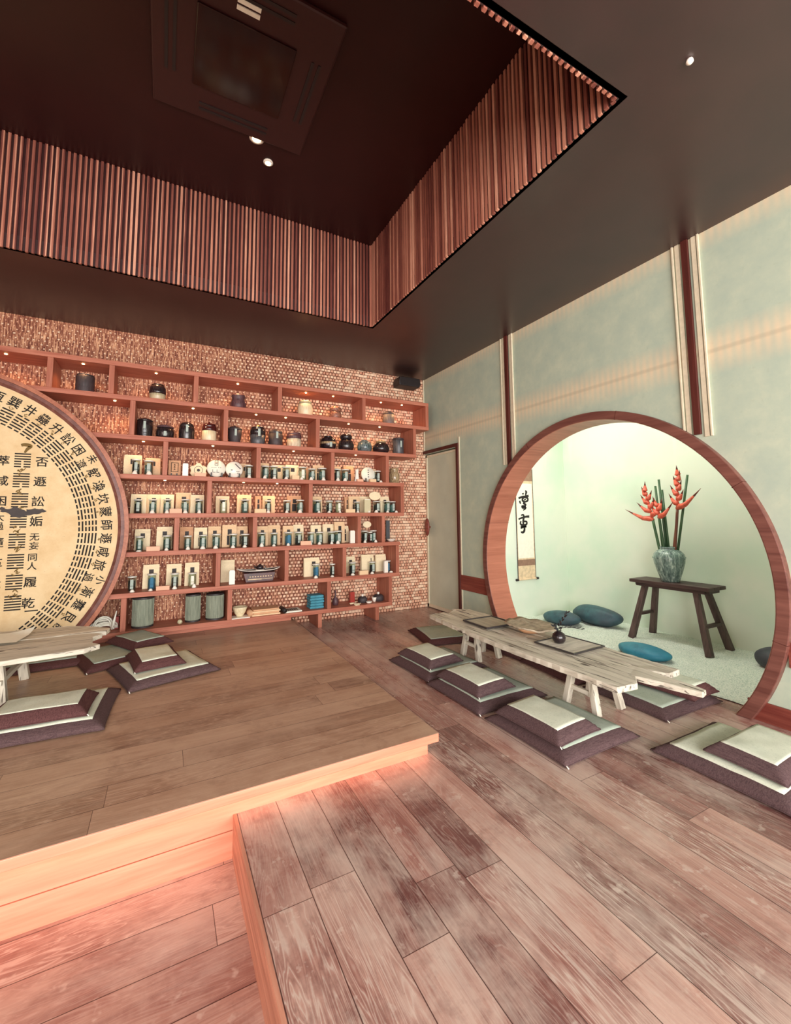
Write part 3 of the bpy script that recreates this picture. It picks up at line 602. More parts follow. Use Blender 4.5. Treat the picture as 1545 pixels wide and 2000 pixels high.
# ------------------------------------------------------------------ things on the shelves
ROWN = {1: 'top row', 2: 'second row', 3: 'third row', 4: 'fourth row', 5: 'fifth row', 6: 'sixth row', 7: 'bottom row'}
BAYN = {0: 'open right end', 1: 'rightmost bay', 2: 'second bay from right', 3: 'third bay from right', 4: 'fourth bay from right', 5: 'fifth bay from right', 6: 'sixth bay from right'}
ORD = ['first', 'second', 'third', 'fourth', 'fifth', 'sixth', 'seventh', 'eighth', 'ninth', 'tenth', 'eleventh', 'twelfth']
ITEMS=[(1, 5, 'pot', -3.71, -0.17, 0.152, 0.189, 'ridged'),(1, 4, 'pot', -3.133, -0.17, 0.147, 0.182, 'halfglaze'),(1, 3, 'pot', -2.39, -0.17, 0.153, 0.17, 'gourd'),(1, 2, 'pot', -1.672, -0.17, 0.171, 0.188, 'cream'),
(1, 2, 'pot', -1.313, -0.17, 0.139, 0.164, 'swirl'),(1, 1, 'pot', -0.616, -0.17, 0.143, 0.181, 'grey'),(2, 3, 'pot', -3.227, -0.17, 0.134, 0.197, 'lidblack'),(2, 3, 'pot', -3.055, -0.17, 0.158, 0.141, 'squat'),
(2, 3, 'pot', -2.867, -0.17, 0.142, 0.195, 'dome'),(2, 3, 'pot', -2.662, -0.17, 0.138, 0.21, 'creambase'),(2, 2, 'pot', -2.417, -0.17, 0.141, 0.194, 'taper'),(2, 2, 'pot', -2.185, -0.17, 0.159, 0.221, 'goldknob'),
(2, 2, 'pot', -1.997, -0.17, 0.148, 0.202, 'capsule'),(2, 2, 'pot', -1.796, -0.17, 0.16, 0.195, 'whitebase'),(2, 1, 'pot', -1.399, -0.17, 0.185, 0.173, 'round'),(2, 1, 'pot', -1.179, -0.17, 0.186, 0.201, 'necked'),
(2, 1, 'pot', -0.943, -0.17, 0.181, 0.155, 'teal'),(2, 1, 'pot', -0.724, -0.17, 0.209, 0.171, 'wide'),(2, 1, 'pot', -0.482, -0.17, 0.146, 0.221, 'cylinder'),(3, 4, 'bag', -3.316, -0.11, 0.149, 0.205, 0),
(3, 4, 'bag', -3.147, -0.11, 0.129, 0.179, 1),(3, 4, 'jar', -3.282, -0.2, 0.074, 0.153, 'dark'),(3, 4, 'jar', -3.179, -0.2, 0.084, 0.146, 'teal'),(3, 4, 'cup', -3.286, -0.282, 0.048, 0.033, 0),
(3, 4, 'cup', -3.172, -0.282, 0.049, 0.033, 0),(3, 3, 'brick', -2.961, -0.15, 0.107, 0.161, 0),(3, 3, 'packet', -2.87, -0.2, 0.049, 0.125, 0),(3, 3, 'plaque', -2.751, -0.18, 0.157, 0.143, 0),
(3, 3, 'block', -2.74, -0.29, 0.1, 0.035, 0),(3, 3, 'disc', -2.587, -0.19, 0.177, 0.187, 0),(3, 3, 'disc', -2.416, -0.19, 0.169, 0.175, 1),(3, 3, 'bag', -2.292, -0.11, 0.125, 0.169, 2),
(3, 3, 'jar', -2.273, -0.2, 0.087, 0.144, 'dark'),(3, 3, 'cup', -2.28, -0.282, 0.04, 0.032, 0),(3, 2, 'bag', -2.108, -0.11, 0.113, 0.183, 3),(3, 2, 'bag', -1.939, -0.11, 0.145, 0.175, 4),
(3, 2, 'bag', -1.798, -0.11, 0.149, 0.177, 4),(3, 2, 'bag', -1.659, -0.11, 0.141, 0.163, 5),(3, 2, 'bag', -1.496, -0.11, 0.134, 0.189, 3),(3, 2, 'jar', -2.105, -0.2, 0.085, 0.147, 'teal'),
(3, 2, 'jar', -2.014, -0.2, 0.086, 0.149, 'dark'),(3, 2, 'jar', -1.883, -0.2, 0.095, 0.145, 'dark'),(3, 2, 'jar', -1.708, -0.2, 0.097, 0.153, 'cream'),(3, 2, 'jar', -1.598, -0.2, 0.088, 0.138, 'teal'),
(3, 2, 'jar', -1.478, -0.2, 0.097, 0.151, 'teal'),(3, 2, 'block', -1.806, -0.29, 0.078, 0.044, 1),(3, 2, 'cup', -2.126, -0.282, 0.041, 0.032, 0),(3, 2, 'cup', -2.026, -0.282, 0.043, 0.027, 0),
(3, 2, 'cup', -1.903, -0.282, 0.044, 0.027, 0),(3, 2, 'cup', -1.737, -0.282, 0.045, 0.028, 0),(3, 2, 'cup', -1.629, -0.282, 0.046, 0.034, 0),(3, 2, 'cup', -1.489, -0.282, 0.048, 0.034, 0),
(3, 1, 'bag', -1.263, -0.11, 0.114, 0.192, 3),(3, 1, 'bag', -1.128, -0.11, 0.13, 0.195, 5),(3, 1, 'jar', -1.303, -0.2, 0.093, 0.148, 'dark'),(3, 1, 'jar', -1.202, -0.2, 0.095, 0.149, 'teal'),
(3, 1, 'cup', -1.321, -0.282, 0.049, 0.035, 0),(3, 1, 'cup', -1.235, -0.282, 0.049, 0.035, 0),(3, 1, 'bottle', -1.075, -0.2, 0.059, 0.145, 0),(3, 1, 'block', -1.055, -0.29, 0.077, 0.029, 2),
(3, 1, 'bag', -0.819, -0.11, 0.145, 0.183, 3),(3, 1, 'disc', -0.906, -0.19, 0.181, 0.16, 2),(3, 1, 'block', -0.892, -0.29, 0.079, 0.036, 1),(3, 1, 'jar', -0.79, -0.2, 0.089, 0.149, 'dark'),
(3, 1, 'cup', -0.781, -0.282, 0.04, 0.025, 0),(3, 0, 'vase', -0.543, -0.17, 0.136, 0.191, 0),(4, 3, 'bag', -3.252, -0.11, 0.13, 0.184, 4),(4, 3, 'bag', -3.129, -0.11, 0.121, 0.186, 4),
(4, 3, 'bag', -3.012, -0.11, 0.114, 0.184, 4),(4, 3, 'bag', -2.869, -0.11, 0.141, 0.207, 3),(4, 3, 'bag', -2.748, -0.11, 0.126, 0.184, 4),(4, 3, 'jar', -3.252, -0.2, 0.074, 0.133, 'dark'),
(4, 3, 'jar', -3.132, -0.2, 0.076, 0.135, 'teal'),(4, 3, 'jar', -3.013, -0.2, 0.078, 0.137, 'teal'),(4, 3, 'jar', -2.859, -0.2, 0.08, 0.139, 'teal'),(4, 3, 'jar', -2.737, -0.2, 0.078, 0.136, 'teal'),
(4, 3, 'block', -2.94, -0.29, 0.104, 0.043, 2),(4, 3, 'cup', -3.134, -0.282, 0.045, 0.028, 0),(4, 3, 'cup', -3.013, -0.282, 0.038, 0.029, 0),(4, 3, 'cup', -2.858, -0.282, 0.044, 0.029, 0),
(4, 3, 'cup', -2.737, -0.282, 0.036, 0.03, 0),(4, 2, 'bag', -2.506, -0.11, 0.133, 0.178, 6),(4, 2, 'jar', -2.511, -0.2, 0.082, 0.144, 'cream'),(4, 2, 'bag', -2.3, -0.11, 0.144, 0.193, 3),
(4, 2, 'jar', -2.304, -0.2, 0.091, 0.142, 'teal'),(4, 2, 'bag', -2.149, -0.11, 0.064, 0.185, 5),(4, 2, 'bag', -2.048, -0.11, 0.13, 0.187, 3),(4, 2, 'block', -2.167, -0.29, 0.113, 0.042, 1),
(4, 2, 'jar', -2.072, -0.2, 0.074, 0.135, 'dark'),(4, 2, 'cup', -2.083, -0.282, 0.041, 0.026, 0),(4, 2, 'jar', -1.872, -0.2, 0.088, 0.138, 'dark'),(4, 2, 'cup', -1.892, -0.282, 0.037, 0.027, 0),
(4, 2, 'bag', -1.758, -0.11, 0.161, 0.194, 5),(4, 2, 'jar', -1.727, -0.2, 0.091, 0.145, 'teal'),(4, 2, 'cup', -1.75, -0.282, 0.05, 0.033, 0),(4, 1, 'bag', -1.513, -0.11, 0.12, 0.186, 3),
(4, 1, 'jar', -1.536, -0.2, 0.1, 0.142, 'teal'),(4, 1, 'cup', -1.539, -0.282, 0.035, 0.023, 0),(4, 1, 'jar', -1.393, -0.2, 0.084, 0.139, 'dark'),(4, 1, 'cup', -1.422, -0.282, 0.041, 0.022, 0),
(4, 1, 'jar', -1.283, -0.2, 0.081, 0.14, 'cream'),(4, 1, 'cup', -1.295, -0.282, 0.03, 0.023, 0),(4, 1, 'bag', -1.056, -0.11, 0.144, 0.194, 3),(4, 1, 'bag', -1.128, -0.11, 0.064, 0.187, 5),
(4, 1, 'block', -1.175, -0.29, 0.112, 0.041, 1),(4, 1, 'jar', -1.055, -0.2, 0.078, 0.131, 'dark'),(4, 1, 'cup', -1.077, -0.282, 0.038, 0.023, 0),(4, 1, 'bag', -0.904, -0.11, 0.135, 0.197, 4),
(4, 1, 'packet', -0.951, -0.2, 0.079, 0.157, 1),(4, 1, 'cup', -0.936, -0.282, 0.033, 0.024, 0),(4, 1, 'fan', -0.812, -0.13, 0.129, 0.074, 0),(4, 1, 'jar', -0.798, -0.2, 0.108, 0.14, 'dark'),
(4, 1, 'cup', -0.843, -0.282, 0.053, 0.03, 0),(4, 1, 'bag', -0.657, -0.11, 0.126, 0.195, 4),(4, 1, 'jar', -0.661, -0.2, 0.09, 0.142, 'teal'),(4, 1, 'cup', -0.695, -0.282, 0.041, 0.024, 0),
(4, 1, 'jar', -0.588, -0.2, 0.086, 0.138, 'teal'),(4, 1, 'cup', -0.578, -0.282, 0.042, 0.024, 0),(5, 4, 'bag', -3.209, -0.11, 0.129, 0.197, 4),(5, 4, 'jar', -3.226, -0.2, 0.069, 0.136, 'teal'),
(5, 4, 'cup', -3.226, -0.282, 0.048, 0.014, 0),(5, 4, 'block', -3.113, -0.29, 0.107, 0.042, 2),(5, 4, 'bag', -3.025, -0.11, 0.136, 0.216, 4),(5, 4, 'jar', -3.001, -0.2, 0.082, 0.14, 'teal'),
(5, 4, 'cup', -3.005, -0.282, 0.037, 0.024, 0),(5, 3, 'bag', -2.831, -0.11, 0.123, 0.21, 7),(5, 3, 'jar', -2.826, -0.2, 0.076, 0.132, 'teal'),(5, 3, 'cup', -2.825, -0.282, 0.04, 0.029, 0),
(5, 3, 'bag', -2.707, -0.11, 0.121, 0.203, 6),(5, 3, 'jar', -2.69, -0.2, 0.079, 0.135, 'teal'),(5, 3, 'cup', -2.696, -0.282, 0.054, 0.029, 0),(5, 3, 'bag', -2.574, -0.11, 0.125, 0.211, 3),
(5, 3, 'jar', -2.569, -0.2, 0.085, 0.141, 'teal'),(5, 3, 'cup', -2.581, -0.282, 0.047, 0.03, 0),(5, 3, 'bag', -2.438, -0.11, 0.139, 0.225, 3),(5, 3, 'jar', -2.41, -0.2, 0.083, 0.139, 'teal'),
(5, 3, 'cup', -2.421, -0.282, 0.044, 0.025, 0),(5, 3, 'bag', -2.312, -0.11, 0.123, 0.207, 3),(5, 3, 'jar', -2.296, -0.2, 0.091, 0.135, 'dark'),(5, 3, 'cup', -2.309, -0.282, 0.044, 0.026, 0),
(5, 2, 'bag', -2.111, -0.11, 0.117, 0.205, 3),(5, 2, 'jar', -2.128, -0.2, 0.088, 0.143, 'teal'),(5, 2, 'cup', -2.144, -0.282, 0.046, 0.037, 0),(5, 2, 'bag', -1.977, -0.11, 0.136, 0.214, 3),
(5, 2, 'jar', -2.002, -0.2, 0.08, 0.139, 'teal'),(5, 2, 'cup', -2.02, -0.282, 0.036, 0.021, 0),(5, 2, 'bag', -1.834, -0.11, 0.117, 0.206, 3),(5, 2, 'jar', -1.851, -0.2, 0.088, 0.142, 'blue'),
(5, 2, 'cup', -1.871, -0.282, 0.038, 0.027, 0),(5, 2, 'bag', -1.709, -0.11, 0.115, 0.214, 4),(5, 2, 'jar', -1.74, -0.2, 0.09, 0.143, 'dark'),(5, 2, 'block', -1.687, -0.29, 0.112, 0.044, 2),
(5, 2, 'bag', -1.522, -0.11, 0.119, 0.207, 4),(5, 2, 'jar', -1.603, -0.2, 0.081, 0.134, 'teal'),(5, 2, 'cup', -1.628, -0.282, 0.034, 0.027, 0),(5, 2, 'jar', -1.504, -0.2, 0.088, 0.136, 'teal'),
(5, 2, 'cup', -1.531, -0.282, 0.041, 0.028, 0),(5, 2, 'bag', -1.359, -0.11, 0.135, 0.215, 4),(5, 2, 'bag', -1.241, -0.11, 0.125, 0.241, 3),(5, 2, 'jar', -1.367, -0.2, 0.091, 0.137, 'dark'),
(5, 2, 'cup', -1.39, -0.282, 0.036, 0.028, 0),(5, 2, 'jar', -1.287, -0.2, 0.099, 0.144, 'teal'),(5, 2, 'cup', -1.318, -0.282, 0.048, 0.034, 0),(5, 2, 'bag', -1.164, -0.11, 0.11, 0.191, 6),
(5, 2, 'packet', -1.137, -0.2, 0.057, 0.141, 0),(5, 1, 'fan', -0.914, -0.13, 0.093, 0.078, 0),(5, 1, 'jar', -0.958, -0.2, 0.085, 0.137, 'dark'),(5, 1, 'cup', -0.988, -0.282, 0.038, 0.029, 0),
(5, 1, 'jar', -0.886, -0.2, 0.06, 0.12, 'red'),(5, 1, 'jar', -0.846, -0.2, 0.081, 0.138, 'teal'),(5, 1, 'cup', -0.852, -0.282, 0.039, 0.029, 0),(5, 0, 'board', -0.612, -0.1, 0.049, 0.25, 0),
(5, 0, 'bowl', -0.629, -0.2, 0.118, 0.031, 1),(6, 4, 'jar', -3.272, -0.2, 0.076, 0.134, 'dark'),(6, 4, 'cup', -3.264, -0.282, 0.04, 0.023, 0),(6, 4, 'bag', -3.124, -0.11, 0.136, 0.22, 4),
(6, 4, 'jar', -3.114, -0.2, 0.079, 0.146, 'blue'),(6, 4, 'cup', -3.12, -0.282, 0.037, 0.019, 0),(6, 4, 'block', -3.022, -0.29, 0.108, 0.037, 2),(6, 4, 'bag', -2.931, -0.11, 0.132, 0.21, 4),
(6, 4, 'jar', -2.924, -0.2, 0.074, 0.139, 'dark'),(6, 4, 'cup', -2.925, -0.282, 0.043, 0.028, 0),(6, 4, 'bag', -2.774, -0.11, 0.128, 0.219, 4),(6, 4, 'jar', -2.774, -0.2, 0.08, 0.132, 'cream'),
(6, 4, 'cup', -2.761, -0.282, 0.04, 0.034, 0),(6, 3, 'bag', -2.439, -0.11, 0.133, 0.222, 8),(6, 3, 'packet', -2.421, -0.2, 0.053, 0.137, 0),(6, 3, 'boat', -2.152, -0.2, 0.436, 0.188, 0),
(6, 2, 'bag', -1.636, -0.11, 0.04, 0.202, 8),(6, 2, 'bag', -1.601, -0.11, 0.046, 0.203, 8),(6, 2, 'bag', -1.549, -0.11, 0.142, 0.204, 4),(6, 2, 'jar', -1.542, -0.2, 0.081, 0.145, 'blue'),
(6, 2, 'cup', -1.568, -0.282, 0.046, 0.027, 0),(6, 2, 'jar', -1.353, -0.2, 0.066, 0.136, 'dark'),(6, 2, 'cup', -1.382, -0.282, 0.042, 0.017, 0),(6, 1, 'bag', -1.088, -0.11, 0.122, 0.189, 4),
(6, 1, 'jar', -1.113, -0.2, 0.089, 0.139, 'dark'),(6, 1, 'cup', -1.14, -0.282, 0.056, 0.023, 0),(6, 1, 'bag', -0.906, -0.11, 0.119, 0.204, 8),(6, 1, 'bag', -0.832, -0.11, 0.094, 0.199, 4),
(6, 1, 'block', -1.012, -0.29, 0.108, 0.046, 1),(6, 1, 'jar', -0.861, -0.2, 0.086, 0.131, 'dark'),(6, 1, 'cup', -0.899, -0.282, 0.046, 0.024, 0),(6, 1, 'bag', -0.717, -0.11, 0.124, 0.196, 8),
(6, 1, 'packet', -0.714, -0.2, 0.048, 0.132, 0),(6, 1, 'bag', -0.683, -0.11, 0.126, 0.198, 4),(6, 1, 'jar', -0.665, -0.2, 0.09, 0.134, 'blue'),(6, 1, 'cup', -0.654, -0.282, 0.068, 0.018, 0),
(7, 3, 'basket', -3.175, -0.19, 0.171, 0.267, 0),(7, 3, 'ornament', -2.872, -0.28, 0.043, 0.046, 0),(7, 3, 'basket', -2.759, -0.19, 0.131, 0.256, 1),(7, 3, 'basket', -2.563, -0.19, 0.159, 0.247, 1),
(7, 2, 'bowl', -2.335, -0.2, 0.142, 0.091, 0),(7, 2, 'parcel', -2.103, -0.19, 0.31, 0.088, 0),(7, 2, 'magazine', -1.83, -0.2, 0.207, 0.074, 0),(7, 2, 'cloth', -1.544, -0.19, 0.162, 0.143, 0),
(7, 1, 'vase', -1.304, -0.17, 0.073, 0.158, 1),(7, 1, 'redbox', -1.094, -0.14, 0.076, 0.121, 0),(7, 1, 'sticks', -1.091, -0.24, 0.213, 0.023, 0),(7, 1, 'kettle', -0.985, -0.2, 0.109, 0.092, 0),
(7, 1, 'dish', -0.938, -0.28, 0.096, 0.023, 0),(7, 1, 'whitecup', -0.845, -0.22, 0.06, 0.052, 0),(7, 1, 'kettle', -0.784, -0.2, 0.128, 0.101, 0),(7, 4, 'redbox', -3.381, -0.14, 0.035, 0.104, 1)]

SUBPART = dict(jar_label='glass_body', bag_window='paper_bag', fold='paper_bag', piping='cover', zip_pull='cover', knob='lid', paper_tag='body')   # sub-part > the part it belongs to
_cache = {}
def proto(key, fn):
    if key not in _cache: _cache[key] = fn()
    return _cache[key]
def lay(name, label, cat, group, locn, parts, scale=(1, 1, 1), rz=0):
    """parts: (name, mesh, [label])"""
    t = thing(name, label, cat, locn, rz, group); t.scale = scale
    made = {}
    for p in parts:
        o = bpy.data.objects.new(p[0], p[1]); COL.objects.link(o); o.parent = made.get(SUBPART.get(p[0]), t); made.setdefault(p[0], o)
        if len(p) > 2: o['label'] = p[2]
    return t
def bag_mesh(v):
    k = {0: 'kraft_pale', 1: 'kraft', 2: 'kraft', 3: 'kraft', 4: 'kraft_pale', 5: 'kraft_pink', 6: 'kraft_pale', 7: 'kraft_pink', 8: 'kraft_pale'}[v]
    b = B(); rnd = random.Random(v)
    # unit bag: width 1, height 1, depth 1, gusseted sides pinched toward the folded top
    pr = [(.5, .5, 0), (.5, .5, .55), (.49, .42, .80), (.49, .12, .955), (.485, .10, 1)]
    rings = [[b.b.verts.new((sx*w_+rnd.uniform(-.012, .012), sy*d_, z)) for sx, sy in ((-1, -1), (0, -1.06), (1, -1), (.93, 0), (1, 1), (-1, 1), (-.93, 0))] for w_, d_, z in pr]
    for A, C_ in zip(rings, rings[1:]):
        for i in range(7): b.b.faces.new((A[i], A[(i+1) % 7], C_[(i+1) % 7], C_[i]))
    b.b.faces.new(rings[0][::-1]); b.b.faces.new(rings[-1])
    parts = [('paper_bag', b.mesh('paper_bag', k))]
    b = B(); b.box(-.13, .15, -.545, -.50, .56, .80); 
    if v in (3, 5, 6): b.box(-.17, .19, -.56, -.50, .1, .52)
    if v != 8: parts.append(('bag_window', b.mesh('bag_window', 'window_dark')))
    b = B(); b.box(-.48, .48, -.20, -.13, .93, .962); parts.append(('fold', b.mesh('fold', k)))
    return parts
def jar_mesh(v):
    g = B().lathe([(.40, 0), (.44, .02), (.44, .80), (.40, .86), (.40, .9)], 18).mesh('glass_body', 'jarglass', True)
    t = B().lathe([(.36, .03), (.37, .5), (.34, .68), (0, .72)], 14).mesh('tea_leaves', 'tea_'+v, True)
    l = B().lathe([(.45, .90), (.50, .91), (.50, .965), (.44, .985), (.10, .99), (.09, 1.0), (0, 1.0)], 18).mesh('lid', 'metal', True)
    b = B(); n = 6; a0, a1 = -PI/2-.38, -PI/2+.38
    for i in range(n):
        p, q = a0+(a1-a0)*i/n, a0+(a1-a0)*(i+1)/n
        for z0, z1 in ((.16, .34), (.37, .78)):
            vs = [b.b.verts.new((.452*math.cos(x), .452*math.sin(x), z)) for x, z in ((p, z0), (q, z0), (q, z1), (p, z1))]; b.b.faces.new(vs)
    lb = b.mesh('jar_label', 'labelp' if v in ('dark', 'teal', 'red') else ('tea_blue' if v == 'blue' else 'paper'))
    return [('glass_body', g), ('tea_leaves', t), ('lid', l), ('jar_label', lb)]
def cup_mesh(): return B().lathe([(.5, 0), (.5, .12), (.40, .5), (.26, .86), (.2, 1), (0, 1)], 14).mesh('tasting_cup', 'porcelain', True)
POTS = {  # profile (r, z, material index) list ; materials ; words
 'ridged': (['g_mattblack'], [('body', 0, [(.44, 0), (.46, .04), (.46, .12), (.48, .17), (.46, .22), (.48, .28), (.46, .33), (.48, .40), (.47, .5), (.47, .86), (.42, .92)]), ('lid', 0, [(.44, .925), (.44, .95), (.1, .97), (.1, 1), (0, 1)])], 'charcoal ribbed clay jar'),
 'halfglaze': (['g_black', 'g_sage'], [('body', 1, [(.36, 0), (.44, .1), (.47, .3), (.48, .42)]), ('upper_body', 0, [(.485, .42), (.5, .52), (.48, .75), (.36, .92)]), ('lid', 0, [(.38, .925), (.3, .96), (0, 1)])], 'black over pale grey two-tone jar'),
 'gourd': (['g_plum'], [('body', 0, [(.36, 0), (.48, .15), (.5, .4), (.42, .6), (.40, .72), (.46, .86), (.42, .97), (.38, .97)])], 'plum brown pinched gourd jar'),
 'cream': (['g_cream', 'g_sage'], [('body', 0, [(.38, 0), (.48, .12), (.5, .45), (.46, .74), (.36, .84)]), ('lid', 1, [(.40, .845), (.42, .9), (.38, .96), (0, 1)])], 'cream stoneware jar with olive lid'),
 'swirl': (['g_brown'], [('body', 0, [(.36, 0), (.48, .12), (.5, .4), (.44, .62)]), ('upper_body', 0, [(.46, .63), (.49, .8), (.46, .9)]), ('lid', 0, [(.42, .905), (.3, .98), (0, 1)])], 'marbled brown swirl clay jar'),
 'grey': (['g_grey', 'g_mattblack'], [('body', 0, [(.46, 0), (.5, .05), (.5, .75)]), ('lid', 1, [(.5, .76), (.48, .88), (.25, 1), (0, 1)])], 'grey banded cylinder clay jar'),
 'lidblack': (['g_black', 'g_slate'], [('body', 0, [(.42, 0), (.46, .03), (.47, .1), (.48, .13), (.47, .16), (.49, .2), (.48, .24), (.49, .28), (.5, .6), (.49, .82)]), ('lid', 0, [(.5, .825), (.5, .87), (.35, .93), (.06, .94), (.06, .98), (0, 1)])], 'black ringed jar with knob lid'),
 'squat': (['g_black', 'g_plum'], [('body', 0, [(.4, 0), (.48, .15), (.5, .5), (.44, .8)]), ('lid', 1, [(.46, .81), (.46, .9), (.3, .98), (0, 1)])], 'squat glossy black jar'),
 'dome': (['g_black'], [('body', 0, [(.44, 0), (.49, .1), (.5, .55), (.48, .7)]), ('lid', 0, [(.47, .71), (.42, .86), (.25, .94), (.05, .95), (.05, 1), (0, 1)])], 'black jar with domed knob lid'),
 'creambase': (['g_cream', 'g_oxblood'], [('body', 0, [(.42, 0), (.49, .06), (.5, .3), (.49, .55)]), ('upper_body', 1, [(.495, .55), (.49, .72)]), ('lid', 1, [(.48, .73), (.42, .88), (.08, .94), (.06, 1), (0, 1)])], 'oxblood and cream two-tone jar'),
 'taper': (['g_mattblack'], [('body', 0, [(.34, 0), (.40, .05), (.46, .5), (.48, .78)]), ('lid', 0, [(.52, .79), (.5, .84), (.3, .93), (.08, .95), (.07, 1), (0, 1)])], 'charcoal jar tapering to its foot'),
 'goldknob': (['g_slate', 'g_black', 'g_gold'], [('body', 0, [(.38, 0), (.44, .08), (.5, .5)]), ('upper_body', 1, [(.505, .5), (.5, .72), (.44, .84)]), ('lid', 1, [(.45, .845), (.38, .9), (0, .92)]), ('knob', 2, [(.08, .905), (.13, .95), (.08, 1), (0, 1)])], 'slate and black jar with golden knob'),
 'capsule': (['g_mattblack', 'g_slate'], [('body', 0, [(.42, 0), (.48, .06), (.5, .3), (.5, .7)]), ('lid', 0, [(.5, .71), (.45, .86), (.2, .94), (.06, .95), (.05, 1), (0, 1)])], 'dark capsule shaped clay jar'),
 'whitebase': (['g_bark', 'g_plum'], [('body', 0, [(.44, 0), (.48, .05), (.48, .52)]), ('upper_body', 1, [(.5, .52), (.5, .74)]), ('lid', 1, [(.49, .75), (.42, .88), (.06, .93), (.06, 1), (0, 1)])], 'white bark-based jar with brown top'),
 'round': (['g_amber', 'g_black'], [('body', 1, [(.28, 0), (.44, .15), (.5, .42), (.44, .74), (.26, .9)]), ('lid', 1, [(.28, .905), (.2, .97), (0, 1)]), ('stripe_band', 0, [(.502, .40), (.505, .46), (.49, .56)])], 'round black jar with pale stripes'),
 'necked': (['g_black'], [('body', 0, [(.36, 0), (.48, .18), (.5, .4), (.42, .62), (.28, .7)]), ('neck', 0, [(.3, .705), (.38, .78), (.38, .92), (.30, 1), (0, 1)])], 'glossy black jar with wide neck'),
 'teal': (['g_teal'], [('body', 0, [(.28, 0), (.44, .15), (.5, .45), (.42, .8), (.26, .92)]), ('lid', 0, [(.28, .925), (.2, .98), (0, 1)])], 'round teal grey glazed jar'),
 'wide': (['g_black', 'g_amber'], [('body', 0, [(.3, 0), (.46, .18), (.5, .4), (.40, .7), (.26, .8)]), ('lid', 1, [(.3, .81), (.28, .92), (.12, 1), (0, 1)])], 'wide black jar with tan lid'),
 'cylinder': (['g_slate', 'g_mattblack'], [('body', 0, [(.42, 0), (.47, .04), (.46, .5), (.48, .84)]), ('lid', 1, [(.42, .85), (.5, .88), (.46, .95), (0, 1)])], 'tall slate cylinder jar with dark lid'),
}
count = {}
for r_, bay, k, x, y, w_, h_, v in ITEMS: count[(r_, bay, k)] = count.get((r_, bay, k), 0)+1
seen = {}
JW = dict(dark='dark tea', teal='green tea', cream='cream-coloured tea', blue='blue-labelled tea', red='dark red tea')
BW = {0: 'pale', 1: 'tan', 2: 'tan', 3: 'tan', 4: 'pale', 5: 'pinkish', 6: 'pale', 7: 'pinkish', 8: 'plain pale'}
def where(r_, bay, k):
    n = count[(r_, bay, k)]; i = seen.get((r_, bay, k), 0); seen[(r_, bay, k)] = i+1
    w_ = ('' if n == 1 else ORD[i]+' from left, ')
    return w_+ROWN[r_]+', '+BAYN[bay]
stagger = 0
order = sorted(ITEMS, key=lambda t: (t[0], t[3]))
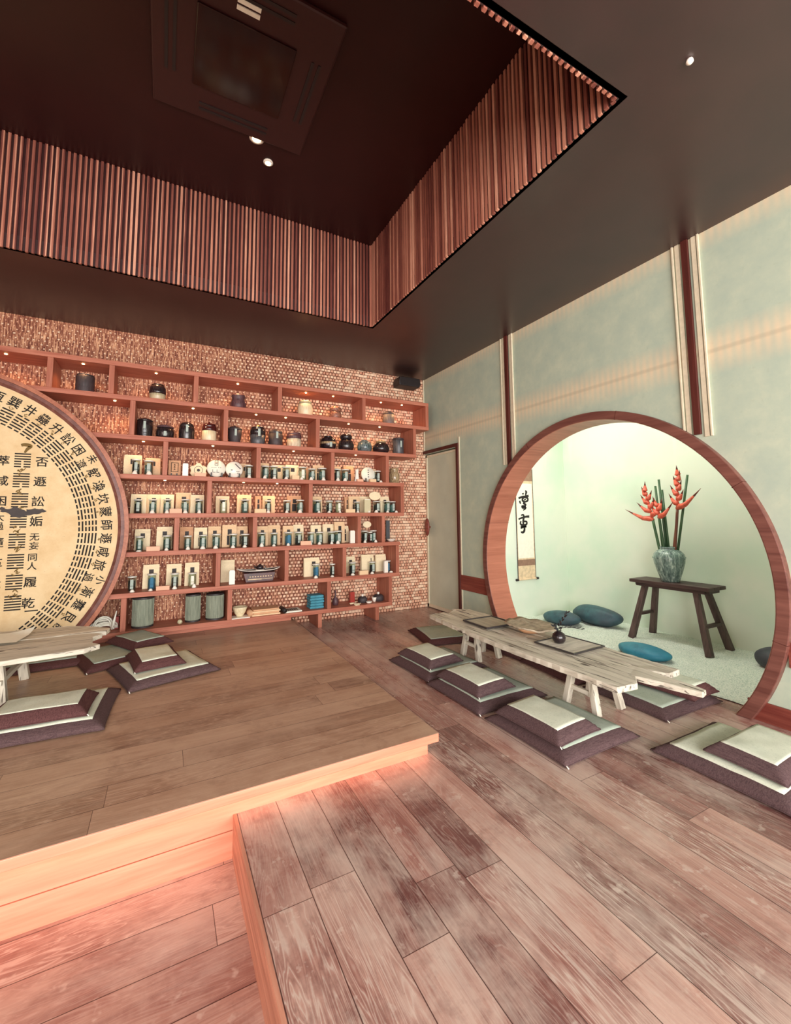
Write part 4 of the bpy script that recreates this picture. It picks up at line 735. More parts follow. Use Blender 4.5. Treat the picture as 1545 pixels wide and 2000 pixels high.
for r_, bay, k, x, y, w_, h_, v in order:
    z = R[r_]+.0005; wh = where(r_, bay, k); g = None
    if k == 'bag':
        stagger += 1; d = .042
        yy = y+(.045 if stagger % 2 else -.003)
        lay('tea_bag', BW[v]+' kraft tea bag, '+wh, 'paper bag', 'kraft paper tea bags on the shelves', (x, yy, z), proto(('bag', v), lambda: bag_mesh(v)), (w_, d, h_))
    elif k == 'jar':
        s = min(w_, .1)
        lay('tea_jar', 'glass jar of '+JW[v]+', '+wh, 'glass jar', 'glass tea jars on the shelves', (x, y, z), proto(('jar', v), lambda: jar_mesh(v)), (s, s, h_))
    elif k == 'cup':
        s = min(w_, .05)
        o = bpy.data.objects.new('tasting_cup', proto('cup', cup_mesh)); COL.objects.link(o); o.location = (x, y, z); o.scale = (s, s*.85, h_)
        tag(o, 'tiny white upturned cup, '+wh, 'cup', 'upturned white cups before the tea jars')
    elif k == 'block':
        o = B().box(-.5, .5, -.5, .5, 0, 1).build('wooden_block', 'kraft' if v == 1 else 'blockwood'); o.scale = (w_, .032, h_); o.location = (x, y, z)
        tag(o, ('orange tan' if v == 1 else 'pale pink')+' little wooden block, '+wh, 'wooden block', 'small wooden blocks on the shelves')
    elif k == 'pot':
        mats, parts, words = POTS[v]
        ms = []
        for pn, mi, prof in parts:
            ms.append((pn, B().lathe(prof, 28).mesh(pn, mats[mi], True)))
        if v in ('lidblack', 'dome', 'taper', 'capsule', 'squat', 'goldknob', 'cylinder', 'round'):
            ms.append(('paper_tag', B().box(-.075, .075, -.525, -.515, .18 if v in ('squat', 'round') else .42, .5 if v in ('squat', 'round') else .78).mesh('paper_tag', 'labelp')))
        lay('storage_jar', words+', '+wh, 'storage jar', 'clay storage jars on the upper shelves', (x, y, z), ms, (w_, w_, h_))
    elif k == 'packet':
        lay('tea_packet', 'slim cream tea packet, '+wh, 'tea packet', None, (x, y-.06, z), [('packet', B().box(-.5, .5, -.5, .5, 0, .94).mesh('packet', 'tea_cream' if v else 'porcelain')), ('flap', B().box(-.42, .42, -.3, .3, .94, 1).mesh('flap', 'porcelain'))], (w_, .03, h_))
    elif k == 'bottle':
        lay('porcelain_bottle', 'slender white porcelain bottle, '+wh, 'bottle', None, (x, y-.05, z), [('bottle_body', B().lathe([(.4, 0), (.5, .06), (.42, .3), (.3, .7), (.36, 1), (.28, 1)], 18).mesh('bottle_body', 'porcelain', True))], (w_, w_, h_))
    elif k == 'brick':
        t = thing('tea_brick', 'framed tan tea brick on a small dark stand, '+wh, 'tea brick', (x, y, z))
        t.scale = (w_, .04, h_)
        B().box(-.5, .5, -.3, .3, .12, 1).build('brick', 'kraft_pink', t)
        b = B()
        for x0, x1, z0, z1 in ((-.3, .3, .3, .33), (-.3, .3, .84, .87), (-.3, -.25, .3, .87), (.25, .3, .3, .87)): b.box(x0, x1, -.33, -.3, z0, z1)
        for zz in (.42, .56, .70): b.box(-.1, .1, -.33, -.3, zz, zz+.02).box(-.08, .06, -.33, -.3, zz+.05, zz+.07).box(-.02, .02, -.33, -.3, zz-.01, zz+.09)
        b.build('printed_frame', 'ink', t)
        b = B().box(-.52, .52, -.5, .5, 0, .1).box(-.3, -.2, -.5, -.32, .1, .22).box(.15, .25, -.5, -.32, .1, .22); b.build('stand', 'traydark', t)
    elif k == 'plaque':
        t = thing('clay_plaque', 'pale clay plaque with round medallion and notched edge, '+wh, 'plaque', (x, y, z)); W, Hh = w_/2, h_
        poly = [(-W*.6, 0), (W*.6, 0), (W*.95, Hh*.25), (W*.85, Hh*.45), (W, Hh*.7), (W*.75, Hh*.8), (W*.45, Hh*.8), (W*.2, Hh), (-W*.2, Hh), (-W*.45, Hh*.8), (-W*.75, Hh*.8), (-W, Hh*.7), (-W*.85, Hh*.45), (-W*.95, Hh*.25)]
        B().prism(poly, -.012, .012, 1).build('slab', 'kraft_pale', t, bevel=.003)
        b = B()
        for r0, r1 in ((.040, .036), (.014, .0)):
            n = 24
            for i in range(n):
                a, c = 2*PI*i/n, 2*PI*(i+1)/n
                vs = [b.b.verts.new((q*math.cos(s_), -.0135, Hh*.5+q*math.sin(s_))) for q, s_ in ((r0, a), (r0, c), (max(r1, .001), c), (max(r1, .001), a))]; b.b.faces.new(vs)
        b.build('medallion', 'window_dark', t)
        B().box(-.05, .05, .0122, .05, 0, .02).build('stand', 'traydark', t)
    elif k == 'disc':
        lab = {0: 'white tea cake wrapper with dark strip, ', 1: 'cream tea cake wrapper with ink branch, ', 2: 'small tilted white tea cake wrapper, '}[v]
        t = thing('tea_cake', lab+wh, 'tea cake', (x, y, z)); rr = w_/2
        b = B().lathe([(rr*.2, -.012), (rr*.95, -.010), (rr, 0), (rr*.95, .010), (0, .014)], 32); b.xf(Matrix.Translation((0, 0, rr+.008)) @ Matrix.Rotation(PI/2+(-.12), 4, 'X'))
        b.build('cake', 'paper' if v != 1 else 'porcelain', t, smooth=True)
        b = B(); m = Matrix.Translation((0, 0, rr+.008)) @ Matrix.Rotation(PI/2-.12, 4, 'X')
        def st(x0, x1, y0, y1): b.box(x0*rr, x1*rr, y0*rr, y1*rr, .0138, .0152, m)
        if v == 0:
            st(-.18, .18, .92, .96); st(-.18, -.14, .3, .92); st(.14, .18, .3, .92); st(-.1, .1, .5, .56); st(-.1, .1, .65, .71); st(-.18, .18, .3, .34)
            for q in (-.5, -.3, -.1, .2, .4): st(q, q+.08, .05, .11)
            st(-.4, -.36, -.5, -.15); st(-.4, -.1, -.5, -.46); st(.05, .09, -.5, -.15); st(.0, .3, -.5, -.46)
        elif v == 1:
            for q in range(7): st(.05+.09*q, .2+.09*q, .6-.09*q, .68-.09*q)
            st(-.4, -.2, -.15, -.05); st(.2, .6, -.3, -.25); st(.3, .5, -.5, -.45)
        else:
            for q in (.5, .2, -.1, -.4): st(-.1, .04, q, q+.12)
        b.build('printed_mark', 'ink', t)
        b = B()
        for sx in (-1, 1): b.box(sx*rr*.55-.006, sx*rr*.55+.006, -.055, .06, 0, .012).box(sx*rr*.55-.006, sx*rr*.55+.006, -.055, -.045, 0, .05)
        b.box(-rr*.6, rr*.6, .045, .057, 0, .1); b.build('stand', 'traydark', t)
    elif k == 'vase':
        m = 'g_amber' if v == 0 else 'g_plum'
        pr = [(.3, 0), (.42, .06), (.5, .35), (.49, .6), (.36, .74), (.36, .84), (.42, .9), (.36, 1)] if v == 0 else [(.4, 0), (.5, .2), (.42, .42), (.14, .55), (.1, .9), (.16, 1), (.1, 1)]
        lay('clay_vase', ('striped amber clay vase, ' if v == 0 else 'small dark bottle vase with thin neck, ')+wh, 'vase', None, (x, y, z), [('vase_body', B().lathe(pr, 24).mesh('vase_body', m, True))], (w_, w_, h_))
    elif k == 'fan':
        # a round paper slip leaning above the bags
        rr = w_*.5; zz = z+(.20 if r_ == 4 else .205)
        t = thing('paper_fan', 'round cream paper fan standing behind the jars, '+wh, 'paper fan', (x, -.175, z))
        b = B().lathe([(0, -.002), (rr, -.002), (rr, .002), (0, .002)], 28); b.xf(Matrix.Translation((0, 0, zz-z)) @ Matrix.Rotation(PI/2, 4, 'X') @ Matrix.Diagonal((1.15, .8, 1, 1))); b.build('fan_leaf', 'kraft_pale', t)
        B().tube([(0, .003, 0), (0, .003, zz-z)], .004).build('handle', 'kraft_pink', t)
    elif k == 'board':
        o = B().box(-.5, .5, -.5, .5, 0, 1).build('dark_board', 'g_slate', bevel=.02); o.scale = (max(w_, .045), .02, h_); o.location = (x+.01, y, z)
        tag(o, 'narrow dark slate board leaning upright, '+wh, 'board')
    elif k == 'bowl':
        hh = h_
        t = lay('tea_bowl', ('pale grey porcelain bowl, ' if v == 0 else 'shallow white dish on the shelf stub, ')+wh, 'bowl', None, (x, y-.04, z+(.008 if v == 0 else 0)), [('bowl_body', B().lathe([(.22, 0), (.24, .08), (.36, .35), (.48, .85), (.5, 1), (.47, 1), (.34, .4), (.2, .15), (0, .12)], 28).mesh('bowl_body', 'g_cream' if v == 0 else 'porcelain', True))], (w_, w_*.9, hh))
        if v == 0:
            o = B().box(-.085, .085, -.085, .05, 0, .007).build('coaster', 'porcelain'); o.location = (x, y-.04, z); tag(o, 'thin white coaster under the pale grey bowl in bottom row', 'coaster')
    elif k == 'boat':
        t = thing('tea_boat', 'dark carved wooden stand carrying a long leaf-shaped tea tray, '+wh, 'tea tray', (x, y, z)); W = w_/2
        b = B().prism([(-W*.62, 0), (W*.62, 0), (W*.74, .095), (-W*.74, .095)], -.055, .055, 1); b.build('stand', 'g_oxblood', t, bevel=.004)
        b = B()
        for i in range(9): b.lathe([(.007, 0), (.0, .004)], 8) if False else b.box(-.10+.026*i, -.088+.026*i, -.0585, -.0555, .052, .062)
        b.box(-.115, .02, -.0585, -.0555, .026, .036).box(.02, .13, -.0585, -.0555, .030, .034); b.build('carved_frieze', 'silk_pale', t)
        b = B(); n = 28
        def boat(s_, z_): return [(s_*W*1.0*math.copysign(abs(math.cos(a))**.9, math.cos(a)), s_*.085*math.sin(a), z_+.02*abs(math.cos(a))**4) for a in [2*PI*i/n for i in range(n)]]
        rs = [[b.b.verts.new(p) for p in boat(s_, z_)] for s_, z_ in ((.86, .0955), (1, .115), (.96, .118), (.85, .105))]
        for A, C_ in zip(rs, rs[1:]):
            for i in range(n): b.b.faces.new((A[i], A[(i+1) % n], C_[(i+1) % n], C_[i]))
        b.b.faces.new(rs[0][::-1]); b.b.faces.new(rs[-1]); b.build('tray', ['g_black'], t, smooth=True)
        rim = [Vector(p) for p in boat(.99, .118)]; rim.append(rim[0]); B().tube(rim, .004, 6, False).build('pale_rim', 'porcelain', t)
        p = thing('teapot', 'little dark teapot on a saucer on the leaf-shaped tea tray', 'teapot', (x+.01, y, z+.107))
        B().lathe([(.03, 0), (.045, .012), (.042, .016), (.02, .008), (0, .008)], 18).build('saucer', 'porcelain', p, smooth=True)
        B().lathe([(.02, .012), (.034, .022), (.038, .038), (.030, .054), (.016, .058), (.012, .066), (0, .068)], 18).build('pot_body', 'g_black', p, smooth=True)
        B().tube([(-.034, 0, .034), (-.05, 0, .042), (-.058, 0, .058)], [.009, .006, .004], 8).build('spout', 'g_black', p, smooth=True)
        B().tube([(.034+.022*math.sin(a)*1.0, 0, .036-.018*math.cos(a)) for a in [PI*i/10 for i in range(11)]], .004, 6).build('handle', 'g_black', p, smooth=True)
    elif k == 'basket':
        t = thing('wicker_basket', ('large round grey-green mesh basket, ' if v == 0 else 'grey-green slatted bamboo basket, ')+wh, 'basket', (x, y, z), 0, 'grey-green baskets in the bottom row'); rr = w_/2
        B().lathe([(rr*.95, .0), (rr*.96, .016), (rr, .018), (rr, h_-.016), (rr*.9, h_-.015), (rr*.9, .02), (0, .02)], 36).build('basket_wall', 'basket', t, smooth=False)
        b = B()
        for i in range(40):
            a = 2*PI*i/40; b.beam((rr*1.008*math.cos(a), rr*1.008*math.sin(a), .018), (rr*1.008*math.cos(a), rr*1.008*math.sin(a), h_-.016), .003, .003)
        nb = 16 if v == 0 else 3
        for j in range(nb):
            zz = .03+(h_-.06)*j/(nb-1); b.lathe([(rr, zz-.0015), (rr*1.014, zz), (rr, zz+.0015)], 36)
        b.build('weave', 'g_sage' if False else 'basket', t)
        B().lathe([(rr*.92, h_-.016), (rr*1.03, h_-.014), (rr*1.03, h_), (rr*.92, h_)], 36).build('rim', 'traydark', t)
        B().lathe([(rr*1.03, 0), (rr*1.03, .016), (0, .017)], 36).build('base_hoop', 'traydark', t)
    elif k == 'ornament':
        o = B().blob((0, 0, .022), (.023, .023, .022), 2, .25, 3).build('ornament', 'g_sage'); o.location = (x, y, z+.002); tag(o, 'small pale faceted stone ornament on the bottom row between baskets', 'ornament')
    elif k == 'parcel':
        t = thing('wrapped_parcel', 'flat stack of orange-brown wrapped paper sheets, '+wh, 'parcel', (x, y-.03, z)); W = w_/2
        for i in range(4):
            o_ = .012*(i % 2); B().box(-W+.03+o_, W-o_, -.09+o_*.5, .09-o_*.5, i*.016, i*.016+.0155).build('paper_sheet', 'kraft_pink' if i % 2 else 'kraft', t, bevel=.004)
        B().tube([(-W+.02, -.088, .030), (-W+.02, .088, .030)], .029, 12).build('rolled_edge', 'kraft_pink', t, smooth=True)
    elif k == 'magazine':
        t = thing('magazine', 'curled magazine lying at the right of the brown sheets, '+wh, 'magazine', (x, y-.03, z)); W = w_/2
        b = B(); pts = [(-W+.025+.022*math.cos(a), .024+.022*math.sin(a)) for a in [-PI/2-.1+4.2*i/12*-1 for i in range(13)]]
        poly = [(-W+.025, .002), (W, .002), (W, .016), (-W+.03, .016)]; b.prism(poly, -.09, .08, 1); b.build('pages', 'paper', t)
        B().tube([(-W+.028, -.09, .026), (-W+.028, .08, .026)], .0235, 14).build('rolled_cover', 'window_dark', t, smooth=True)
        b = B()
        for i in range(5): b.box(-.03+.022*i, -.014+.022*i, -.05, .02, .0162, .0172)
        b.box(-.04, .08, .03, .05, .0162, .0172); b.build('print', 'window_dark', t)
    elif k == 'cloth':
        for i in range(5):
            hh = h_/5
            b = B().box(-w_/2+.004*(i % 3), w_/2-.003*((i+1) % 3), -.075, .07, .0, hh*.96)
            o = b.build('folded_cloth', 'blue', None, (x, y, z+i*hh), bevel=hh*.4)
            tag(o, ['bottom', 'second', 'middle', 'fourth', 'top'][i]+' folded turquoise cloth of the stack, bottom row', 'cloth', 'folded turquoise cloths')
    elif k == 'redbox':
        o = B().box(-.5, .5, -.5, .5, 0, 1).build('small_box', 'redbox' if v == 0 else 'pinkbox'); o.scale = (w_*(.7 if v == 0 else 1), .05, h_); o.location = (x, y, z)
        tag(o, ('upright red lacquer box on the bottom row, rightmost bay' if v == 0 else 'dusty red card box beside the leftmost basket divider, bottom row'), 'box')
    elif k == 'sticks':
        rnd = random.Random(4)
        for i in range(6):
            a = rnd.uniform(-.35, .35); L = rnd.uniform(.05, .09); cx, cy = rnd.uniform(-.04, .04), -.085+.034*i
            o = B().beam((-L/2, 0, .004), (L/2, 0, .006), .010, .007, .006, .004).build('wood_chip', 'kraft_pale', None, (x+cx, y+cy, z)); o.rotation_euler.z = a*.3
            tag(o, 'thin pale wood chip scattered before the red box in the bottom row', 'wood chip', 'wood chips on the bottom shelf')
    elif k == 'kettle':
        t = thing('iron_pot', 'round black iron pot with white knob, '+wh, 'pot', (x, y, z), 0, 'black pots in the bottom row'); rr = w_/2
        B().lathe([(rr*.8, 0), (rr, h_*.1), (rr*.98, h_*.5), (rr*.7, h_*.72), (0, h_*.74)], 24).build('pot_body', 'g_mattblack', t, smooth=True)
        B().blob((0, 0, h_*.88), (.016, .016, .016), 2, 0).build('knob', 'porcelain', t, smooth=True)
    elif k == 'dish':
        lay('small_dish', 'shallow white dish before the black pots, '+wh, 'dish', None, (x, y, z), [('dish_body', B().lathe([(.3, 0), (.42, .5), (.5, 1), (.46, 1), (.3, .3), (0, .25)], 24).mesh('dish_body', 'porcelain', True))], (w_*.8, w_*.6, h_))
    elif k == 'whitecup':
        lay('small_cup', 'little white cup between the two black pots, '+wh, 'cup', None, (x, y, z), [('cup_body', B().lathe([(.25, 0), (.28, .1), (.42, .5), (.5, 1), (.44, 1), (.3, .4), (0, .3)], 20).mesh('cup_body', 'porcelain', True))], (w_, w_, h_))

# white roots piled in the bottom left bay
rt = thing('root_bundle', 'tangle of bleached white roots in the bottom row beside the round sign', 'dried roots', (-3.475, -.2, R[7]+.004))
rnd = random.Random(7); b = B()
for i in range(14):
    a = rnd.uniform(0, PI); L = rnd.uniform(.06, .11); hh = rnd.uniform(.03, .12); ph = rnd.uniform(-.03, .03)
    pts = [(math.cos(PI*t/8)*L, ph+.04*math.sin(a+t*.3), .008+hh*math.sin(PI*t/8)**.8) for t in range(9)]
    b.tube(pts, [.007*(1-.06*abs(t-3)) for t in range(9)], 6)
b.tube([(.07, -.05, .01), (.085, -.06, .09), (.10, -.06, .17)], [.006, .010, .004], 6)
b.build('roots', 'paper', rt, smooth=True)
# ------------------------------------------------------------------ big round hexagram sign
def brush(b, pts, rad, y=-.0102):
    """flat brush stroke through (x, z) points, smoothed"""
    P = []; n = len(pts)
    for i in range(n-1):
        p0, p1, p2, p3 = [Vector(pts[max(0, min(n-1, i+d))]) for d in (-1, 0, 1, 2)]
        for t in [k/5 for k in range(5)]:
            P.append((.5*((2*p1)+(p2-p0)*t+(2*p0-5*p1+4*p2-p3)*t*t+(3*p1-p0-3*p2+p3)*t**3), i+t))
    P.append((Vector(pts[-1]), n-1.0)); L = []
    for i, (p, t) in enumerate(P):
        d = (P[min(i+1, len(P)-1)][0]-P[max(i-1, 0)][0]); d = d.normalized() if d.length else Vector((1, 0)); nrm = Vector((-d.y, d.x))
        k = int(min(t, n-2)); f = t-k; r = rad[k]*(1-f)+rad[k+1]*f
        L.append((b.b.verts.new((p.x+nrm.x*r, y, p.y+nrm.y*r)), b.b.verts.new((p.x-nrm.x*r, y, p.y-nrm.y*r))))
    for A, C_ in zip(L, L[1:]): b.b.faces.new((A[0], A[1], C_[1], C_[0]))
DX, DZ, DY = -4.65, 1.06, -.335
dc = thing('round_sign', 'huge round parchment sign of hexagrams and black characters in a timber ring', 'wall sign', (DX, DY, DZ))
def ringmesh(prof, n=96):
    b = B(); rs = []
    for r, y in prof: rs.append([b.b.verts.new((r*math.cos(2*PI*i/n), y, r*math.sin(2*PI*i/n))) for i in range(n)])
    for k in range(len(prof)):
        A, C_ = rs[k], rs[(k+1) % len(prof)]
        for i in range(n): b.b.faces.new((A[i], A[(i+1) % n], C_[(i+1) % n], C_[i]))
    return b
cut = ZP+.002-DZ
def clip(b):
    bmesh.ops.bisect_plane(b.b, geom=b.b.verts[:]+b.b.edges[:]+b.b.faces[:], plane_co=(0, 0, cut), plane_no=(0, 0, -1), clear_outer=True); return b
clip(ringmesh([(1.345, -.002), (1.345, -.05), (1.312, -.05), (1.312, -.002)])).build('outer_rim', 'signring', dc)
clip(ringmesh([(1.311, -.002), (1.311, -.036), (1.285, -.036), (1.262, -.02), (1.262, -.002)])).build('inner_rim', 'ring', dc)
b = B(); b.prism([(1.2615*math.cos(2*PI*i/96), 1.2615*math.sin(2*PI*i/96)) for i in range(96)], -.016, -.002, 1); clip(b).build('panel', 'parch', dc)
NAMES = '姤大過鼎恆巽井蠱升訟困未濟解渙坎蒙師遯咸旅小過漸蹇艮謙否萃晉豫觀比剝坤'
def names():
    out = []; s = NAMES; i = 0
    while i < len(s):
        if s[i:i+2] in ('大過', '未濟', '小過'): out.append(s[i:i+2]); i += 2
        else: out.append(s[i]); i += 1
    return out
NM = names()
def hexbits(k):   # k-th hexagram clockwise from the top: bottom line first
    v = 31-k; up = [(v >> (4-j)) & 1 for j in range(5)]
    return [0]+up
yk = -.0175
def stroke_box(m, x0, x1, z0, z1): b.box(x0, x1, yk, yk+.0014, z0, z1, m)
for k in range(32):
    th = PI/2-(k+.5)*PI/32                      # angle of the radial axis
    if math.sin(th)*1.0 < cut: continue
    m = Matrix.Rotation(-(th-PI/2), 4, 'Y'); b = B()
    for j, bit in enumerate(hexbits(k)):
        r0 = .983+.0238*j; hw = .0415*r0
        if bit: stroke_box(m, -hw, hw, r0-.0057, r0+.0057)
        else: stroke_box(m, -hw, -.007, r0-.0057, r0+.0057); stroke_box(m, .007, hw, r0-.0057, r0+.0057)
    b.build('hexagram', 'ink', dc)
# left half of the ring, mirrored order (mostly outside the picture)
for k in range(32):
    th = PI/2+(k+.5)*PI/32; m = Matrix.Rotation(-(th-PI/2), 4, 'Y'); v = 31-k
    if math.sin(th) < cut: continue
    b = B()
    for j, bit in enumerate([1]+[(v >> (4-q)) & 1 for q in range(5)]):
        r0 = .983+.0238*j; hw = .0415*r0
        if bit: stroke_box(m, -hw, hw, r0-.0057, r0+.0057)
        else: stroke_box(m, -hw, -.007, r0-.0057, r0+.0057); stroke_box(m, .007, hw, r0-.0057, r0+.0057)
    b.build('hexagram', 'ink', dc)
# the square of hexagrams in the middle: two right-hand columns stand inside the picture
LOW = ['否遯訟姤', '萃咸困大過']
COLR = [('否', '000111'), ('遯', '001111'), ('訟', '010111'), ('姤', '011111'), ('无妄', '100111'), ('同人', '101111'), ('履', '110111'), ('乾', '111111')]
for i, (nm, bits) in enumerate(COLR):
    zc = .585-.163*i; b = B()
    for j, c in enumerate(bits):
        z0 = zc-.045+.021*j; x0 = .58
        if c == '1': stroke_box(Matrix(), x0-.052, x0+.052, z0-.0052, z0+.0052)
        else: stroke_box(Matrix(), x0-.052, x0-.008, z0-.0052, z0+.0052); stroke_box(Matrix(), x0+.008, x0+.052, z0-.0052, z0+.0052)
    b.build('hexagram', 'ink', dc)
# characters, as flat ink shapes laid on the parchment
class Glyphs:
    def __init__(s): s.b = bmesh.new()
    def add(s, ch, size, m, bold=.012, part=None):
        c = bpy.data.curves.new('glyph', 'FONT'); c.body = ch; c.size = 1; c.offset = bold; c.align_x = 'CENTER'; c.align_y = 'CENTER'; c.resolution_u = 3; c.extrude = .005
        o = bpy.data.objects.new('glyph', c); COL.objects.link(o)
        d = bpy.context.evaluated_depsgraph_get(); me = bpy.data.meshes.new_from_object(o.evaluated_get(d))
        xs = [v.co for v in me.vertices]
        cx = (min(v.x for v in xs)+max(v.x for v in xs))/2; cy = (min(v.y for v in xs)+max(v.y for v in xs))/2
        me.transform(m @ Matrix.Scale(size, 4) @ Matrix.Translation((-cx, -cy, 0)))
        bpy.data.objects.remove(o); bpy.data.curves.remove(c)
        if part:
            me.materials.clear(); me.materials.append(M['ink']); q = bpy.data.objects.new('character', me); COL.objects.link(q); q.parent = part
        else:
            s.b.from_mesh(me); bpy.data.meshes.remove(me)
    def build(s, name, mat, parent):
        me = bpy.data.meshes.new(name); s.b.to_mesh(me); s.b.free(); me.materials.append(M[mat])
        o = bpy.data.objects.new(name, me); COL.objects.link(o); o.parent = parent; return o
UP = Matrix.Rotation(PI/2, 4, 'X')               # text plane facing the room
g = Glyphs()
for k, nm in enumerate(NM):
    th = PI/2-(k+.5)*PI/32; r = 1.178
    if math.sin(th)*r < cut+.05: continue
    for q, ch in enumerate(nm):
        rr = r+(.0 if len(nm) == 1 else (.045 if q == 0 else -.045))
        g.add(ch, .092 if len(nm) == 1 else .075, Matrix.Translation((rr*math.cos(th), yk, rr*math.sin(th))) @ Matrix.Rotation(-(th-PI/2), 4, 'Y') @ UP @ Matrix.Shear('XY', 4, (0, 0)), part=dc)
for i, (nm, bits) in enumerate(COLR):
    zc = .585-.163*i
    for q, ch in enumerate(nm):
        g.add(ch, .088 if len(nm) == 1 else .066, Matrix.Translation((.705-.004*i, yk, zc+(0 if len(nm) == 1 else (.035 if q == 0 else -.035)))) @ UP, part=dc)
for i, nm in enumerate(['萃', '咸', '困', '大過', '隨', '革', '兌', '夬']):
    zc = .585-.163*i
    for q, ch in enumerate(nm):
        g.add(ch, .085 if len(nm) == 1 else .066, Matrix.Translation((.46, yk, zc+(0 if len(nm) == 1 else (.035 if q == 0 else -.035)))) @ UP, part=dc)
g.add('一', .09, Matrix.Translation((.70, yk, -.62)) @ UP, part=dc); g.add('二', .07, Matrix.Translation((.47, yk, -.48)) @ UP, part=dc)
rq = random.Random(11)
b = B()
brush(b, [(.565, .715), (.59, .722), (.625, .712), (.605, .685), (.59, .655)], [.010, .014, .014, .011, .006], yk-.0012)
b.build('faded_mark', 'paleink', dc)
def scrawl(cx, cz, s, ang=0):
    b = B(); c, d = math.cos(ang), math.sin(ang)
    for q in range(4):
        x, z = rq.uniform(-1, .3), rq.uniform(-.7, .7); pts = []
        for t in range(4):
            pts.append((cx+s*(x*c-z*d), cz+s*(x*d+z*c))); x += rq.uniform(.1, .55); z += rq.uniform(-.6, .6)
        brush(b, pts, [s*.10, s*.16, s*.13, s*.05], yk-.0012-.0001*q)
    b.build('faded_mark', 'paleink', dc)
for i in range(1, 8): scrawl(.58, .585-.163*(i-.5)+.006, .030)
for k in (4, 5, 6, 7, 8, 9, 11, 12, 13, 14, 16, 17, 18, 20, 22):
    th = PI/2-(k+.5)*PI/32; r = 1.125; scrawl(r*math.cos(th), r*math.sin(th), .017, th-PI/2)
b = B()
for k_, (px_, pz_, rx_, rz_) in enumerate(((.555, .115, .055, .034), (.595, .10, .05, .028), (.665, .115, .05, .026), (.71, .125, .04, .016), (.50, .125, .03, .016), (.475, .14, .018, .014))):
    pz_ += .058; n = 22; b.prism([(px_+rx_*(1+.25*math.sin(3*a+k_))*math.cos(a), pz_+rz_*(1+.25*math.cos(4*a+k_))*math.sin(a)) for a in [2*PI*i/n for i in range(n)]], yk-.0022-.0001*k_, yk-.0014, 1)
b.build('gourd_painting', 'twig', dc)

# ------------------------------------------------------------------ hanging scroll
sc = thing('hanging_scroll', 'narrow white hanging scroll with black brush calligraphy on the alcove wall', 'scroll', (.705, -1.08, 1.0))
B().box(-.135, .135, -.008, -.002, -.565, .72).build('mount', 'silk_pale', sc)
B().box(-.125, .122, -.0095, -.0081, -.325, .545).build('paper_panel', 'paper', sc)
for z0, z1 in ((-.41, -.34), (.575, .72)): B().box(-.133, .133, -.0095, -.0081, z0, z1).build('silk_band', 'silk', sc)
for s in (-1, 1): B().box(s*.137-.002, s*.137+.002, -.012, -.002, -.565, .72).build('edge_strip', 'twig', sc)
B().tube([(-.15, -.012, -.565), (.15, -.012, -.565)], .009, 10).build('rod', 'silk_pale', sc)
for s in (-1, 1): B().tube([(s*.139, -.012, -.565), (s*.172, -.012, -.565)], .014, 12).build('rod_knob', 'black', sc)
# brush coordinates read off the writing: 762 x 2000 sketch units -> metres on the paper
def sk(pts): return [((x-355-.062*(y-800))/850, .545-(y-130)/1600) for x, y in pts]
b = B(); k = .010
S_ = [([(335, 262), (350, 290), (345, 340), (350, 372)], [.006, .016, .012, .009]), ([(250, 410), (300, 385), (350, 372), (385, 360)], [.012, .013, .012, .015]),
 ([(305, 310), (310, 340)], [.014, .010]), ([(268, 455), (275, 490), (285, 515)], [.012, .013, .005]),
 ([(340, 385), (310, 410), (305, 450), (340, 475), (375, 450), (370, 405), (335, 395)], [.008, .012, .014, .010, .013, .013, .008]), ([(325, 440), (350, 430)], [.01, .008]),
 ([(340, 475), (320, 505), (350, 525), (345, 550), (305, 560), (315, 585), (352, 580), (345, 610), (320, 635)], [.01, .011, .012, .009, .013, .015, .013, .01, .004]),
 ([(295, 728), (325, 720), (335, 760), (330, 830), (335, 900), (350, 960), (350, 1020), (330, 1045), (305, 1035)], [.006, .012, .014, .015, .014, .014, .016, .014, .008]),
 ([(265, 800), (310, 775), (360, 755), (408, 752)], [.01, .011, .012, .015]), ([(300, 835), (295, 885), (330, 915), (375, 895), (375, 850), (340, 840)], [.01, .013, .012, .013, .012, .009]),
 ([(300, 945), (340, 930), (372, 935), (330, 950), (300, 970)], [.01, .012, .013, .012, .008]), ([(268, 1265), (268, 1280)], [.006, .006]), ([(268, 1325), (268, 1345)], [.006, .006])]
for nm_, lo, hi in (('brush_character', 0, 7), ('brush_character', 7, 11), ('signature', 11, 13)):
    b = B()
    for i, (p, r) in enumerate(S_[lo:hi]): brush(b, sk(p), r, -.0100-.0001*i)
    b.build(nm_, 'ink', sc)
